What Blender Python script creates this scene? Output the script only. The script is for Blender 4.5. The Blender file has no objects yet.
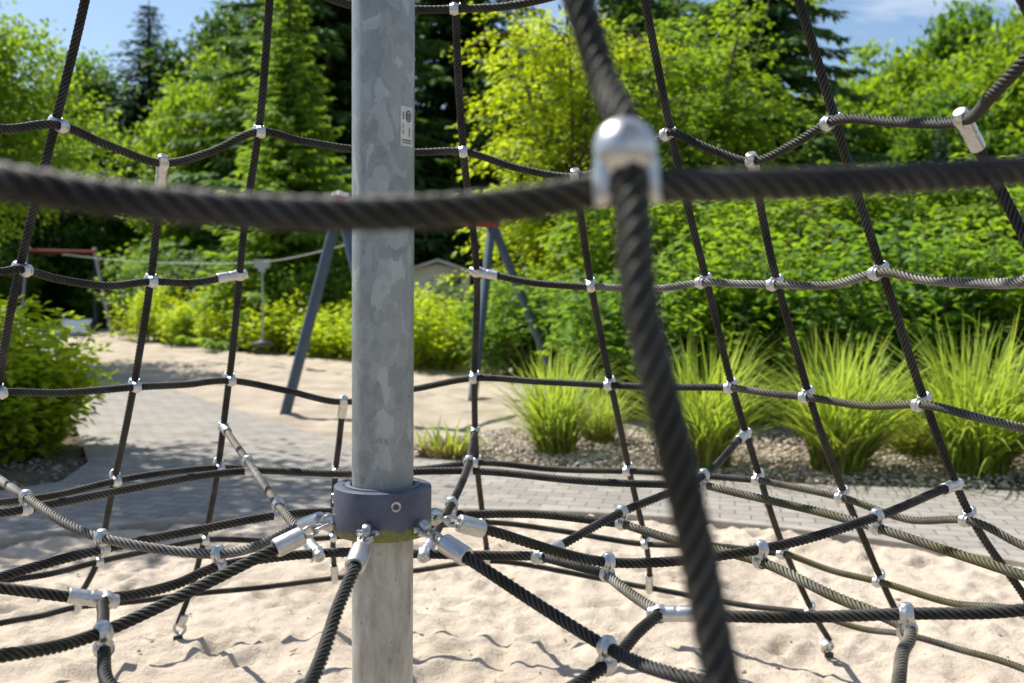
import bpy, math, random
import numpy as np
from mathutils import Vector, Matrix
rng = np.random.default_rng(7)
random.seed(7)
sc = bpy.context.scene
COL = sc.collection
R = math.radians
# ------------------------------------------------------------------ camera model (used for measuring the place)
W_, H_ = 1024, 683
F_ = 995.0
CAM = np.array([0.0, 0.0, 1.35])
TILT = math.atan((341.5 - 290) / F_)
ct, st = math.cos(TILT), math.sin(TILT)
ROLL = math.radians(.46)
cr_, sr_ = math.cos(ROLL), math.sin(ROLL)

def ray(px, py):
    a = (px - 512) / F_; b = (341.5 - py) / F_
    x = a*cr_ - b*sr_; u = a*sr_ + b*cr_
    return np.array([x, ct + u * st, -st + u * ct])      # Y forward, Z up

def at_y(px, py, Y):
    d = ray(px, py); return CAM + d * (Y / d[1])

def at_z(px, py, z):
    d = ray(px, py); return CAM + d * ((z - CAM[2]) / d[2])

POLE = np.array([-0.2415, 1.86, 0.0])
SH = [0, .25, .5, .75, 1.06, 1.4, 1.75, 2.11, 3.0, 4.5]
SR = [2.28, 2.06, 1.84, 1.63, 1.41, 1.22, 1.05, .90, .58, .12]

def S(h):
    return np.interp(h, SH, SR)

def on_net(px, py, near=False, inset=0.0):
    """where the line of sight meets the tent-shaped outer net"""
    d = ray(px, py)
    t = np.linspace(.3, 5.5, 5200)
    p = CAM + t[:, None] * d
    g = np.hypot(p[:, 0] - POLE[0], p[:, 1] - POLE[1]) - (S(p[:, 2]) - inset)
    s = np.where(g[:-1] * g[1:] <= 0)[0]
    if len(s) == 0:
        k = np.argmin(g)
    else:
        k = s[0] if near else s[-1]
    return p[k]

def net_az(az, h, inset=0.0):
    a = R(az); r = float(S(h)) - inset
    return np.array([POLE[0] + r * math.cos(a), POLE[1] + r * math.sin(a), h])

def az_of(p):
    return math.degrees(math.atan2(p[1] - POLE[1], p[0] - POLE[0]))

# ------------------------------------------------------------------ object helpers
def tag(o, label, cat, group=None):
    o['label'] = label; o['category'] = cat
    if group: o['group'] = group
    return o

def thing(name, label, cat, loc=(0, 0, 0), rz=0, group=None):
    o = bpy.data.objects.new(name, None); COL.objects.link(o)
    o.empty_display_size = .1
    o.location = loc; o.rotation_euler = (0, 0, rz)
    return tag(o, label, cat, group)

def mesh_data(name, V, F, mat=None, smooth=False, attrs=None):
    me = bpy.data.meshes.new(name)
    V = np.asarray(V, dtype=np.float32)
    if isinstance(F, np.ndarray):
        n, k = F.shape
        me.vertices.add(len(V)); me.vertices.foreach_set('co', V.ravel())
        me.loops.add(n * k); me.loops.foreach_set('vertex_index', F.astype(np.int32).ravel())
        me.polygons.add(n)
        me.polygons.foreach_set('loop_start', np.arange(0, n * k, k, dtype=np.int32))
    else:
        me.from_pydata([tuple(map(float, v)) for v in V], [], [tuple(int(i) for i in f) for f in F])
    me.update(calc_edges=True)
    me.validate()
    if smooth:
        me.polygons.foreach_set('use_smooth', np.ones(len(me.polygons), dtype=bool))
        if not isinstance(F, np.ndarray): me.set_sharp_from_angle(angle=R(38))
    for k_, (typ, dat) in (attrs or {}).items():
        a = me.attributes.new(k_, typ, 'POINT')
        key = 'vector' if typ == 'FLOAT_VECTOR' else 'value'
        a.data.foreach_set(key, np.asarray(dat, dtype=np.float32).ravel())
    if mat: me.materials.append(mat)
    return me

def link(name, me, parent=None, M=None):
    o = bpy.data.objects.new(name, me); COL.objects.link(o)
    if parent: o.parent = parent
    if M is not None: o.matrix_local = M
    return o

def obj(name, V, F, mat, parent=None, smooth=False, attrs=None, M=None):
    return link(name, mesh_data(name, V, F, mat, smooth, attrs), parent, M)

def structure(o, kind='structure'):
    o['kind'] = kind; return o

class MB:
    def __init__(s): s.v = []; s.f = []
    def add(s, V, F):
        b = len(s.v); s.v.extend([tuple(map(float, v)) for v in V]); s.f.extend([tuple(int(i) + b for i in f) for f in F]); return s
    def box(s, c, d, M=None):
        c = np.array(c); d = np.array(d) / 2
        V = [c + d * np.array(q) for q in ((-1,-1,-1),(1,-1,-1),(1,1,-1),(-1,1,-1),(-1,-1,1),(1,-1,1),(1,1,1),(-1,1,1))]
        if M is not None: V = [M @ Vector(v) for v in V]
        return s.add(V, [(0,3,2,1),(4,5,6,7),(0,1,5,4),(1,2,6,5),(2,3,7,6),(3,0,4,7)])
    def tube(s, pts, rad, n=10, cap=True):
        V, F = tube(pts, rad, n, cap); return s.add(V, F)
    def lathe(s, prof, n=32, M=None):
        V, F = lathe(prof, n)
        if M is not None: V = [M @ Vector(v) for v in V]
        return s.add(V, F)
    def obj(s, name, mat, parent=None, smooth=False, M=None):
        return obj(name, s.v, s.f, mat, parent, smooth, None, M)

def frames(P):
    P = np.asarray(P, float)
    T = np.gradient(P, axis=0); T /= np.linalg.norm(T, axis=1)[:, None] + 1e-12
    a = np.array([0, 0, 1.0]) if abs(T[0][2]) < .9 else np.array([1.0, 0, 0])
    n = np.cross(T[0], a); n /= np.linalg.norm(n)
    N = [n]
    for i in range(1, len(P)):
        n = N[-1] - T[i] * np.dot(N[-1], T[i]); n /= np.linalg.norm(n); N.append(n)
    N = np.array(N); B = np.cross(T, N)
    return T, N, B

def tube(pts, rad, n=10, cap=True):
    P = np.asarray(pts, float); T, N, B = frames(P)
    rad = np.broadcast_to(np.asarray(rad, float), (len(P),))
    a = np.linspace(0, 2 * np.pi, n, endpoint=False)
    V = P[:, None] + rad[:, None, None] * (np.cos(a)[None, :, None] * N[:, None] + np.sin(a)[None, :, None] * B[:, None])
    F = []
    m = len(P)
    for i in range(m - 1):
        for j in range(n):
            F.append((i*n+j, i*n+(j+1)%n, (i+1)*n+(j+1)%n, (i+1)*n+j))
    if cap:
        F.append(tuple(range(n-1, -1, -1))); F.append(tuple((m-1)*n + j for j in range(n)))
    return V.reshape(-1, 3), F

def lathe(prof, n=32):
    """closed profile [(r,z)...] turned round Z; r=0 ends make caps"""
    V = []; F = []
    ring = []
    for (r, z) in prof:
        if r < 1e-6:
            V.append((0, 0, z)); ring.append([len(V)-1])
        else:
            b = len(V)
            for j in range(n):
                a = 2*math.pi*j/n; V.append((r*math.cos(a), r*math.sin(a), z))
            ring.append(list(range(b, b+n)))
    for A, B_ in zip(ring[:-1], ring[1:]):
        for j in range(n):
            k = (j+1) % n
            if len(A) == 1 and len(B_) == 1: continue
            if len(A) == 1: F.append((A[0], B_[k], B_[j]))
            elif len(B_) == 1: F.append((A[j], A[k], B_[0]))
            else: F.append((A[j], A[k], B_[k], B_[j]))
    return V, F

def mat_axes(x, y, z, o):
    return Matrix(((x[0], y[0], z[0], o[0]), (x[1], y[1], z[1], o[1]), (x[2], y[2], z[2], o[2]), (0, 0, 0, 1)))

def unit(v):
    v = np.asarray(v, float); return v / (np.linalg.norm(v) + 1e-12)

# ------------------------------------------------------------------ materials
def new_mat(name):
    m = bpy.data.materials.new(name); m.use_nodes = True
    nt = m.node_tree; b = nt.nodes['Principled BSDF']
    return m, nt, b

def N(nt, typ, **kw):
    n = nt.nodes.new(typ)
    for k, v in kw.items():
        if k in n.inputs: n.inputs[k].default_value = v
        else: setattr(n, k, v)
    return n

def ramp(nt, fac, stops):
    r = nt.nodes.new('ShaderNodeValToRGB')
    els = r.color_ramp.elements
    els[0].position, els[0].color = stops[0][0], (*stops[0][1], 1)
    els[1].position, els[1].color = stops[-1][0], (*stops[-1][1], 1)
    for p, c in stops[1:-1]:
        e = els.new(p); e.color = (*c, 1)
    nt.links.new(fac, r.inputs[0])
    return r.outputs[0]

def mixc(nt, fac, a, b, mode='MIX'):
    m = nt.nodes.new('ShaderNodeMix'); m.data_type = 'RGBA'; m.blend_type = mode
    for sock, v in ((m.inputs[0], fac), (m.inputs[6], a), (m.inputs[7], b)):
        if isinstance(v, bpy.types.NodeSocket): nt.links.new(v, sock)
        elif isinstance(v, (int, float)): sock.default_value = v
        else: sock.default_value = (*v, 1)
    return m.outputs[2]

def noise(nt, co, scale, detail=4, rough=.55, dist=0):
    n = N(nt, 'ShaderNodeTexNoise', Scale=scale, Detail=detail, Roughness=rough, Distortion=dist)
    if co is not None: nt.links.new(co, n.inputs['Vector'])
    return n.outputs['Fac']

def bump(nt, b, h, strength, dist):
    n = N(nt, 'ShaderNodeBump', Strength=strength, Distance=dist)
    nt.links.new(h, n.inputs['Height']); nt.links.new(n.outputs[0], b.inputs['Normal'])
    return n

def simple(name, col, rough=.5, metal=0, nscale=0, namp=.25, bmp=0):
    m, nt, b = new_mat(name)
    b.inputs['Base Color'].default_value = (*col, 1); b.inputs['Roughness'].default_value = rough; b.inputs['Metallic'].default_value = metal
    if nscale:
        co = N(nt, 'ShaderNodeTexCoord').outputs['Object']
        f = noise(nt, co, nscale, 6, .6)
        lo = tuple(c * (1 - namp) for c in col); hi = tuple(min(1, c * (1 + namp)) for c in col)
        nt.links.new(ramp(nt, f, [(.3, lo), (.7, hi)]), b.inputs['Base Color'])
        if bmp: bump(nt, b, f, .5, bmp)
    return m

def rope_mat(name, dark, light, algae, a_amt, worn):
    m, nt, b = new_mat(name)
    at = N(nt, 'ShaderNodeAttribute', attribute_name='rope_co')
    co = N(nt, 'ShaderNodeTexCoord').outputs['Object']
    ht = N(nt, 'ShaderNodeAttribute', attribute_name='crest').outputs['Fac']
    mp = N(nt, 'ShaderNodeMapping'); nt.links.new(at.outputs['Vector'], mp.inputs['Vector'])
    mp.inputs['Rotation'].default_value = (0, 0, R(20))
    wv = N(nt, 'ShaderNodeTexWave', Scale=95.0, Distortion=1.5, Detail=2.0); wv.bands_direction = 'X'
    nt.links.new(mp.outputs[0], wv.inputs['Vector'])
    n1 = noise(nt, co, 9, 5, .6); n2 = noise(nt, co, 160, 3, .6); n3 = noise(nt, co, 3.2, 3, .5)
    base = ramp(nt, n2, [(.3, dark), (.75, light)])
    wear = ramp(nt, n1, [(.42, (0, 0, 0)), (.7, (1, 1, 1))])
    mul = N(nt, 'ShaderNodeMath', operation='MULTIPLY'); nt.links.new(wear, mul.inputs[0]); nt.links.new(ht, mul.inputs[1])
    m2 = N(nt, 'ShaderNodeMath', operation='MULTIPLY'); nt.links.new(mul.outputs[0], m2.inputs[0]); m2.inputs[1].default_value = worn
    base = mixc(nt, m2.outputs[0], base, tuple(min(1, l * 2.6 + .05) for l in light))
    al = ramp(nt, n3, [(.46, (0, 0, 0)), (.62, (a_amt,) * 3)])
    base = mixc(nt, al, base, algae)
    base = mixc(nt, 1.0, base, ramp(nt, ht, [(.05, (.06, .06, .06)), (.55, (.65, .65, .65)), (1, (1.35, 1.35, 1.35))]), 'MULTIPLY')  # strand grooves darkened, crests lightened: shade and highlight put into the colour
    nt.links.new(base, b.inputs['Base Color'])
    b.inputs['Roughness'].default_value = .58
    b.inputs['Specular IOR Level'].default_value = .28
    bump(nt, b, wv.outputs['Fac'], .35, .0006)
    return m

M = {}
M['rope'] = rope_mat('rope_dark', (.0065, .0062, .0057), (.022, .0208, .019), (.05, .048, .018), .30, .5)
M['rope_worn'] = rope_mat('rope_worn', (.062, .059, .053), (.145, .138, .128), (.12, .105, .045), .45, .7)
M['rope_moss'] = rope_mat('rope_moss', (.035, .032, .024), (.085, .08, .062), (.10, .09, .028), .8, .6)
def alu(name, col, rough):
    m, nt, b = new_mat(name)
    co = N(nt, 'ShaderNodeTexCoord').outputs['Object']
    f = noise(nt, co, 70, 5, .65)
    nt.links.new(ramp(nt, f, [(.3, tuple(c*.8 for c in col)), (.7, col)]), b.inputs['Base Color'])
    nt.links.new(ramp(nt, f, [(.3, (rough+.12,)*3), (.7, (rough-.05,)*3)]), b.inputs['Roughness'])
    b.inputs['Metallic'].default_value = .92
    bump(nt, b, noise(nt, co, 400, 3, .6), .12, .0004)
    return m
M['alu'] = alu('satin_aluminium', (.62, .62, .61), .36)
M['steel'] = alu('bright_steel', (.48, .475, .465), .22)
M['socket'] = simple('screw_socket', (.16, .16, .16), .4, .8)

def pole_mat():
    m, nt, b = new_mat('galvanised_steel')
    co = N(nt, 'ShaderNodeTexCoord').outputs['Object']
    mp = N(nt, 'ShaderNodeMapping'); nt.links.new(co, mp.inputs['Vector']); mp.inputs['Scale'].default_value = (1, 1, .55)
    wob = N(nt, 'ShaderNodeTexNoise', Scale=26.0, Detail=5.0); nt.links.new(mp.outputs[0], wob.inputs['Vector'])
    add = N(nt, 'ShaderNodeVectorMath', operation='MULTIPLY_ADD')
    nt.links.new(wob.outputs['Color'], add.inputs[0]); add.inputs[1].default_value = (.07, .07, .07); nt.links.new(mp.outputs[0], add.inputs[2])
    vo = N(nt, 'ShaderNodeTexVoronoi', Scale=46.0); nt.links.new(add.outputs[0], vo.inputs['Vector'])
    vs = N(nt, 'ShaderNodeSeparateColor'); nt.links.new(vo.outputs['Color'], vs.inputs[0])
    vo2 = N(nt, 'ShaderNodeTexVoronoi', Scale=55.0); nt.links.new(add.outputs[0], vo2.inputs['Vector'])
    vs2 = N(nt, 'ShaderNodeSeparateColor'); nt.links.new(vo2.outputs['Color'], vs2.inputs[0])
    base = ramp(nt, vs.outputs[0], [(0, (.23, .25, .255)), (.55, (.27, .29, .29)), (.86, (.31, .33, .33)), (.89, (.355, .375, .37)), (1, (.42, .437, .43))])
    base = mixc(nt, .30, base, ramp(nt, vs2.outputs[0], [(0, (.19, .21, .215)), (1, (.41, .43, .425))]))
    big = noise(nt, mp.outputs[0], 5, 5, .6)
    base = mixc(nt, .6, base, ramp(nt, big, [(.3, (.82, .84, .86)), (.7, (1.14, 1.14, 1.12))]), 'MULTIPLY')
    # brownish run-off streaks, paler chalky lower length
    mp2 = N(nt, 'ShaderNodeMapping'); nt.links.new(co, mp2.inputs['Vector']); mp2.inputs['Scale'].default_value = (1, 1, .35)
    stn = noise(nt, mp2.outputs[0], 26, 7, .7)
    sep = N(nt, 'ShaderNodeSeparateXYZ'); nt.links.new(co, sep.inputs[0])
    mr = N(nt, 'ShaderNodeMapRange'); nt.links.new(sep.outputs[2], mr.inputs[0]); mr.inputs[1].default_value = .93; mr.inputs[2].default_value = .87
    lowc = ramp(nt, stn, [(.34, (.20, .18, .145)), (.47, (.36, .345, .31)), (.62, (.50, .49, .455))])
    lowm = N(nt, 'ShaderNodeMath', operation='MULTIPLY'); nt.links.new(mr.outputs[0], lowm.inputs[0]); lowm.inputs[1].default_value = .75
    base = mixc(nt, lowm.outputs[0], base, lowc)
    sp = noise(nt, co, 55, 5, .7)
    base = mixc(nt, ramp(nt, sp, [(.62, (0, 0, 0)), (.70, (.6,)*3)]), base, (.15, .125, .09))
    nt.links.new(base, b.inputs['Base Color'])
    b.inputs['Metallic'].default_value = .30
    nt.links.new(ramp(nt, vs.outputs[1], [(0, (.36,)*3), (1, (.56,)*3)]), b.inputs['Roughness'])
    bump(nt, b, noise(nt, co, 120, 4, .6), .15, .001)
    return m
M['pole'] = pole_mat()

def collar_mat():
    m, nt, b = new_mat('collar_plastic')
    co = N(nt, 'ShaderNodeTexCoord').outputs['Object']
    f = noise(nt, co, 22, 5, .6)
    base = ramp(nt, f, [(.3, (.052, .055, .085)), (.7, (.100, .106, .150))])
    sep = N(nt, 'ShaderNodeSeparateXYZ'); nt.links.new(co, sep.inputs[0])
    wob = noise(nt, co, 17, 5, .65)
    ad = N(nt, 'ShaderNodeMath', operation='MULTIPLY_ADD'); nt.links.new(wob, ad.inputs[0]); ad.inputs[1].default_value = -.075; nt.links.new(sep.outputs[2], ad.inputs[2])
    mr = N(nt, 'ShaderNodeMapRange'); nt.links.new(ad.outputs[0], mr.inputs[0]); mr.inputs[1].default_value = -.017; mr.inputs[2].default_value = -.024
    pm = N(nt, 'ShaderNodeMath', operation='MULTIPLY'); nt.links.new(mr.outputs[0], pm.inputs[0])
    nt.links.new(ramp(nt, noise(nt, co, 90, 3, .6), [(.3, (.45,)*3), (.55, (1,)*3)]), pm.inputs[1])
    base = mixc(nt, pm.outputs[0], base, ramp(nt, noise(nt, co, 200, 3), [(.3, (.10, .12, .012)), (.7, (.23, .24, .03))]))
    nt.links.new(base, b.inputs['Base Color'])
    b.inputs['Roughness'].default_value = .48
    bump(nt, b, noise(nt, co, 150, 4), .15, .001)
    return m
M['collar'] = collar_mat()
M['collar_ring'] = simple('collar_inlay', (.16, .18, .22), .4, .2, 30, .2)
M['plate'] = simple('plate_foil', (.55, .55, .50), .4, .2, 60, .12)
M['ink'] = simple('plate_print', (.06, .06, .06), .6)
M['leg'] = simple('steel_blue_paint', (.06, .092, .13), .62, 0, 8, .12)
M['red'] = simple('red_paint', (.52, .035, .02), .4, 0, 8, .12)
M['white'] = simple('white_paint', (.75, .75, .73), .45, 0, 10, .08)
M['cable'] = simple('cable_steel', (.42, .42, .40), .4, .6)
M['rubber'] = simple('black_rubber', (.02, .02, .022), .6, 0, 20, .2)
M['bark'] = simple('bark', (.10, .078, .055), .9, 0, 9, .5, .02)
M['stem'] = simple('twig_bark', (.13, .095, .06), .8, 0, 20, .35)
M['roof'] = simple('pale_roof_sheet', (.62, .59, .56), .7, 0, 6, .15)
M['shed_wall'] = simple('whitewashed_boards', (.84, .80, .73), .7, 0, 6, .08)
M['shed_dark'] = simple('dark_opening', (.05, .05, .05), .7)
M['ramp_blue'] = simple('grey_blue_boards', (.10, .14, .19), .9, 0, 5, .12)

def leaf_mat(name, dark, light, trans, gloss=.35, tmix=.45):
    m = bpy.data.materials.new(name); m.use_nodes = True
    nt = m.node_tree; b = nt.nodes['Principled BSDF']; out = nt.nodes['Material Output']
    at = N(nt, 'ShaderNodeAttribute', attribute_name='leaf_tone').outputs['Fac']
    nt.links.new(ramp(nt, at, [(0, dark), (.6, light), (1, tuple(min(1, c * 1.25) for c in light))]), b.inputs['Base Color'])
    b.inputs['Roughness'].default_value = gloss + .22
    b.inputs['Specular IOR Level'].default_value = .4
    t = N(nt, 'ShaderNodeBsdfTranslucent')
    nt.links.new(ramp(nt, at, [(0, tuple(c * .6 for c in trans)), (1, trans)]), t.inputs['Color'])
    mx = N(nt, 'ShaderNodeMixShader'); mx.inputs[0].default_value = tmix
    nt.links.new(b.outputs[0], mx.inputs[1]); nt.links.new(t.outputs[0], mx.inputs[2]); nt.links.new(mx.outputs[0], out.inputs['Surface'])
    return m
M['leaf_yellow'] = leaf_mat('yellow_green_leaf', (.11, .185, .012), (.30, .41, .02), (.72, .86, .02), .35, .5)
M['leaf_mid'] = leaf_mat('mid_green_leaf', (.022, .07, .012), (.085, .18, .022), (.28, .50, .03), .35, .46)
M['leaf_fresh'] = leaf_mat('fresh_green_leaf', (.065, .14, .012), (.17, .29, .020), (.42, .62, .025), .35, .48)
M['leaf_dark'] = leaf_mat('dark_green_leaf', (.018, .05, .014), (.055, .12, .024), (.14, .26, .03))
M['needle_dark'] = leaf_mat('dark_needle', (.034, .085, .026), (.095, .19, .055), (.17, .30, .045), .5, .33)
M['needle_blue'] = leaf_mat('blue_green_needle', (.025, .06, .038), (.065, .13, .075), (.08, .14, .06), .5, .25)
M['needle_light'] = leaf_mat('light_green_needle', (.05, .11, .014), (.16, .28, .03), (.40, .60, .04), .45, .45)
M['grass'] = leaf_mat('striped_grass_blade', (.07, .16, .012), (.40, .50, .075), (.68, .84, .08), .4, .44)
M['straw'] = leaf_mat('dry_grass_blade', (.16, .11, .045), (.32, .23, .10), (.3, .22, .09), .5, .3)

# ------------------------------------------------------------------ noise helper for terrain
def vnoise(x, y, scale, seed):
    g = np.random.default_rng(seed).random((257, 257))
    u = (x * scale) % 256; v = (y * scale) % 256
    i = np.floor(u).astype(int); j = np.floor(v).astype(int); a = u - i; b = v - j
    a = a * a * (3 - 2 * a); b = b * b * (3 - 2 * b)
    return (g[i, j] * (1-a) + g[i+1, j] * a) * (1-b) + (g[i, j+1] * (1-a) + g[i+1, j+1] * a) * b

# ------------------------------------------------------------------ ground
def grid(x0, x1, y0, y1, step, zf):
    nx = int((x1-x0)/step)+1; ny = int((y1-y0)/step)+1
    X, Y = np.meshgrid(np.linspace(x0, x1, nx), np.linspace(y0, y1, ny), indexing='ij')
    V = np.stack([X, Y, zf(X, Y)], -1).reshape(-1, 3)
    I = np.arange(nx*ny).reshape(nx, ny)
    Fc = np.stack([I[:-1, :-1], I[1:, :-1], I[1:, 1:], I[:-1, 1:]], -1).reshape(-1, 4)
    return V, Fc

def sand_mat(name='play_sand', k=1.0, mott=.75):
    m, nt, b = new_mat(name)
    co = N(nt, 'ShaderNodeTexCoord').outputs['Object']
    f1 = noise(nt, co, 1.6, 6, .6); f2 = noise(nt, co, 190, 4, .75); f3 = noise(nt, co, 38, 7, .7)
    c = ramp(nt, f1, [(.3, (.57*k*mott/.75, .478*k*mott/.75, .378*k*mott/.75)), (.7, (.72*k, .625*k, .505*k))])
    c = mixc(nt, .55, c, ramp(nt, f2, [(.32, (.50, .46, .41)), (.5, (.95, .95, .95)), (.68, (1.18, 1.18, 1.18))]), 'MULTIPLY')
    c = mixc(nt, .35, c, ramp(nt, f3, [(.3, (.75, .72, .68)), (.65, (1, 1, 1))]), 'MULTIPLY')
    c = mixc(nt, ramp(nt, noise(nt, co, 75, 3, .6), [(.70, (0,)*3), (.76, (.7,)*3)]), c, (.16, .10, .06))
    nt.links.new(c, b.inputs['Base Color']); b.inputs['Roughness'].default_value = .95; b.inputs['Specular IOR Level'].default_value = .15
    ad = N(nt, 'ShaderNodeMath', operation='MULTIPLY_ADD'); nt.links.new(f2, ad.inputs[0]); ad.inputs[1].default_value = .2; nt.links.new(f3, ad.inputs[2])
    bump(nt, b, ad.outputs[0], .85, .024)
    return m
M['sand'] = sand_mat()
M['sand_far'] = sand_mat('coarse_sand', .84, .58)
def soil_mat():
    m, nt, b = new_mat('bed_soil')
    co = N(nt, 'ShaderNodeTexCoord').outputs['Object']
    f = noise(nt, co, 14, 7, .7)
    nt.links.new(ramp(nt, f, [(.3, (.05, .036, .022)), (.55, (.10, .075, .045)), (.75, (.15, .12, .075))]), b.inputs['Base Color'])
    b.inputs['Roughness'].default_value = .95
    bump(nt, b, f, .8, .05)
    return m
M['soil'] = soil_mat()

def paving_mat():
    m, nt, b = new_mat('concrete_block_paving')
    co = N(nt, 'ShaderNodeTexCoord').outputs['Object']
    mp = N(nt, 'ShaderNodeMapping'); nt.links.new(co, mp.inputs['Vector']); mp.inputs['Rotation'].default_value = (0, 0, R(12))
    br = N(nt, 'ShaderNodeTexBrick'); nt.links.new(mp.outputs[0], br.inputs['Vector'])
    br.inputs['Scale'].default_value = 1.0; br.inputs['Brick Width'].default_value = .18; br.inputs['Row Height'].default_value = .12
    br.inputs['Mortar Size'].default_value = .006; br.inputs['Mortar Smooth'].default_value = .3
    br.inputs['Color1'].default_value = (.245, .23, .21, 1); br.inputs['Color2'].default_value = (.325, .305, .28, 1); br.inputs['Mortar'].default_value = (.15, .13, .105, 1)
    f1 = noise(nt, co, 2.3, 6, .65); f2 = noise(nt, co, 160, 3, .7)
    c = mixc(nt, .6, br.outputs['Color'], ramp(nt, f1, [(.3, (.72, .70, .68)), (.7, (1.12, 1.1, 1.06))]), 'MULTIPLY')
    c = mixc(nt, .35, c, ramp(nt, f2, [(.3, (.7, .7, .7)), (.7, (1.15, 1.15, 1.15))]), 'MULTIPLY')
    c = mixc(nt, ramp(nt, noise(nt, co, 5, 5, .7), [(.58, (0,)*3), (.72, (.5,)*3)]), c, (.45, .37, .27))
    nt.links.new(c, b.inputs['Base Color']); b.inputs['Roughness'].default_value = .88
    inv = N(nt, 'ShaderNodeMath', operation='SUBTRACT'); inv.inputs[0].default_value = 1; nt.links.new(br.outputs['Fac'], inv.inputs[1])
    bump(nt, b, inv.outputs[0], .6, .006)
    return m
M['paving'] = paving_mat()
M['kerb'] = simple('kerb_concrete', (.31, .28, .24), .9, 0, 8, .25, .01)

def dist_noise(X, Y):
    return vnoise(X, Y, .03, 3)
# ground sheet, reaching far beyond the last tree
gv, gf = grid(-320, 320, -120, 520, 8, lambda X, Y: -.10 + 0*X)
structure(obj('ground', gv, gf, M['soil']))

# sand pit under the net: trampled surface with footprints
foot = [(random.uniform(-4.2, 3.8), random.uniform(2.2, 6.0), random.uniform(.022, .065), random.uniform(0, 3.14), random.uniform(.006, .020)) for _ in range(1500)]
RS = 4.06
def sand_z(X, Y):
    z = (vnoise(X, Y, 1.3, 1) - .5) * .018 + (vnoise(X, Y, 4.5, 2) - .5) * .016 + (vnoise(X, Y, 9, 3) - .5) * .024 + (vnoise(X, Y, 19, 4) - .5) * .019 + (vnoise(X, Y, 38, 8) - .5) * .009
    for (fx, fy, s, a, d) in foot:
        m_ = (abs(X - fx) < .3) & (abs(Y - fy) < .3)
        if not m_.any(): continue
        dx = X[m_] - fx; dy = Y[m_] - fy
        u = dx * math.cos(a) + dy * math.sin(a); v = -dx * math.sin(a) + dy * math.cos(a)
        q = (u / (s * 1.6)) ** 2 + (v / s) ** 2
        z[m_] += -d * np.exp(-q**1.6) + d * .55 * np.exp(-(np.sqrt(q) - 1.45) ** 2 * 5)
    return z
def pit():
    V, Fc = grid(POLE[0]-4.1, POLE[0]+4.1, POLE[1]-4.1, POLE[1]+4.1, .0185, sand_z)
    c = V[Fc[:, 0]]
    Fc = Fc[np.hypot(c[:, 0]-POLE[0], c[:, 1]-POLE[1]) < RS + .03]
    u, inv = np.unique(Fc, return_inverse=True)
    return V[u], inv.reshape(-1, 4)
pv, pf = pit()
structure(obj('sand_pit', pv, pf, M['sand'], smooth=True))

def poly_sheet(name, pts, z, mat, thick=.0):
    """flat paved area with a skirt"""
    V = [(p[0], p[1], z) for p in pts]; n = len(V)
    F = [tuple(range(n))]
    if thick:
        V += [(p[0], p[1], z - thick) for p in pts]
        F += [(i, n + i, n + (i+1) % n, (i+1) % n) for i in range(n)]
    o = obj(name, V, F, mat)
    return structure(o)

PZ = .03
def circ(a, r): return (POLE[0] + r*math.cos(R(a)), POLE[1] + r*math.sin(R(a)))
# path: inner edge follows the pit, outer edge straight on the right, leaving for the far left
far_edge = [at_z(1130, 497, PZ), at_z(1024, 491, PZ), at_z(860, 486, PZ), at_z(700, 480, PZ), at_z(560, 469, PZ), at_z(415, 458, PZ), at_z(342, 442, PZ), at_z(250, 414, PZ), at_z(160, 385, PZ), at_z(100, 368, PZ), at_z(66, 357, PZ), at_z(50, 350, PZ)]
left_edge = [at_z(20, 349, PZ), at_z(34, 362, PZ), at_z(52, 385, PZ), at_z(76, 425, PZ), at_z(88, 462, PZ), at_z(60, 482, PZ), at_z(-10, 492, PZ), at_z(-200, 500, PZ)]
# (quad strip, triangulated by hand: inner arc + outer polyline)
def path_mesh():
    ring = [circ(a, RS + .06) for a in np.linspace(-30, 215, 120)]
    out = [tuple(p[:2]) for p in far_edge] + [tuple(p[:2]) for p in left_edge]
    from mathutils.geometry import tessellate_polygon
    P = ring + [tuple(q[:2]) for q in left_edge[::-1]] + [tuple(q[:2]) for q in far_edge[::-1]]
    tri = tessellate_polygon([[Vector((p[0], p[1], 0)) for p in P]])
    V = [(p[0], p[1], PZ) for p in P]; F = []
    for t in tri:
        a, b, c = (Vector(V[k]) for k in t)
        F.append(tuple(t) if (b-a).cross(c-a).z > 0 else tuple(t)[::-1])
    return mesh_data('path', V, F, M['paving'])
structure(link('path', path_mesh()))
def kerb_ring(name, r0, r1, z1, z0, a0, a1, n):
    V = []; F = []
    A = np.linspace(a0, a1, n)
    for a in A:
        for (r, z) in ((r0, z0), (r0, z1 - .006), (r0 + .008, z1), (r1, z1), (r1, z0)):
            x, y = circ(a, r); V.append((x, y, z))
    for i in range(n-1):
        for k in range(4):
            F.append((i*5+k, i*5+k+1, (i+1)*5+k+1, (i+1)*5+k))
    return structure(obj(name, V, F, M['kerb']))
kerb_ring('pit_kerb', RS - .01, RS + .06, PZ + .010, -.12, -30, 215, 160)

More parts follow.
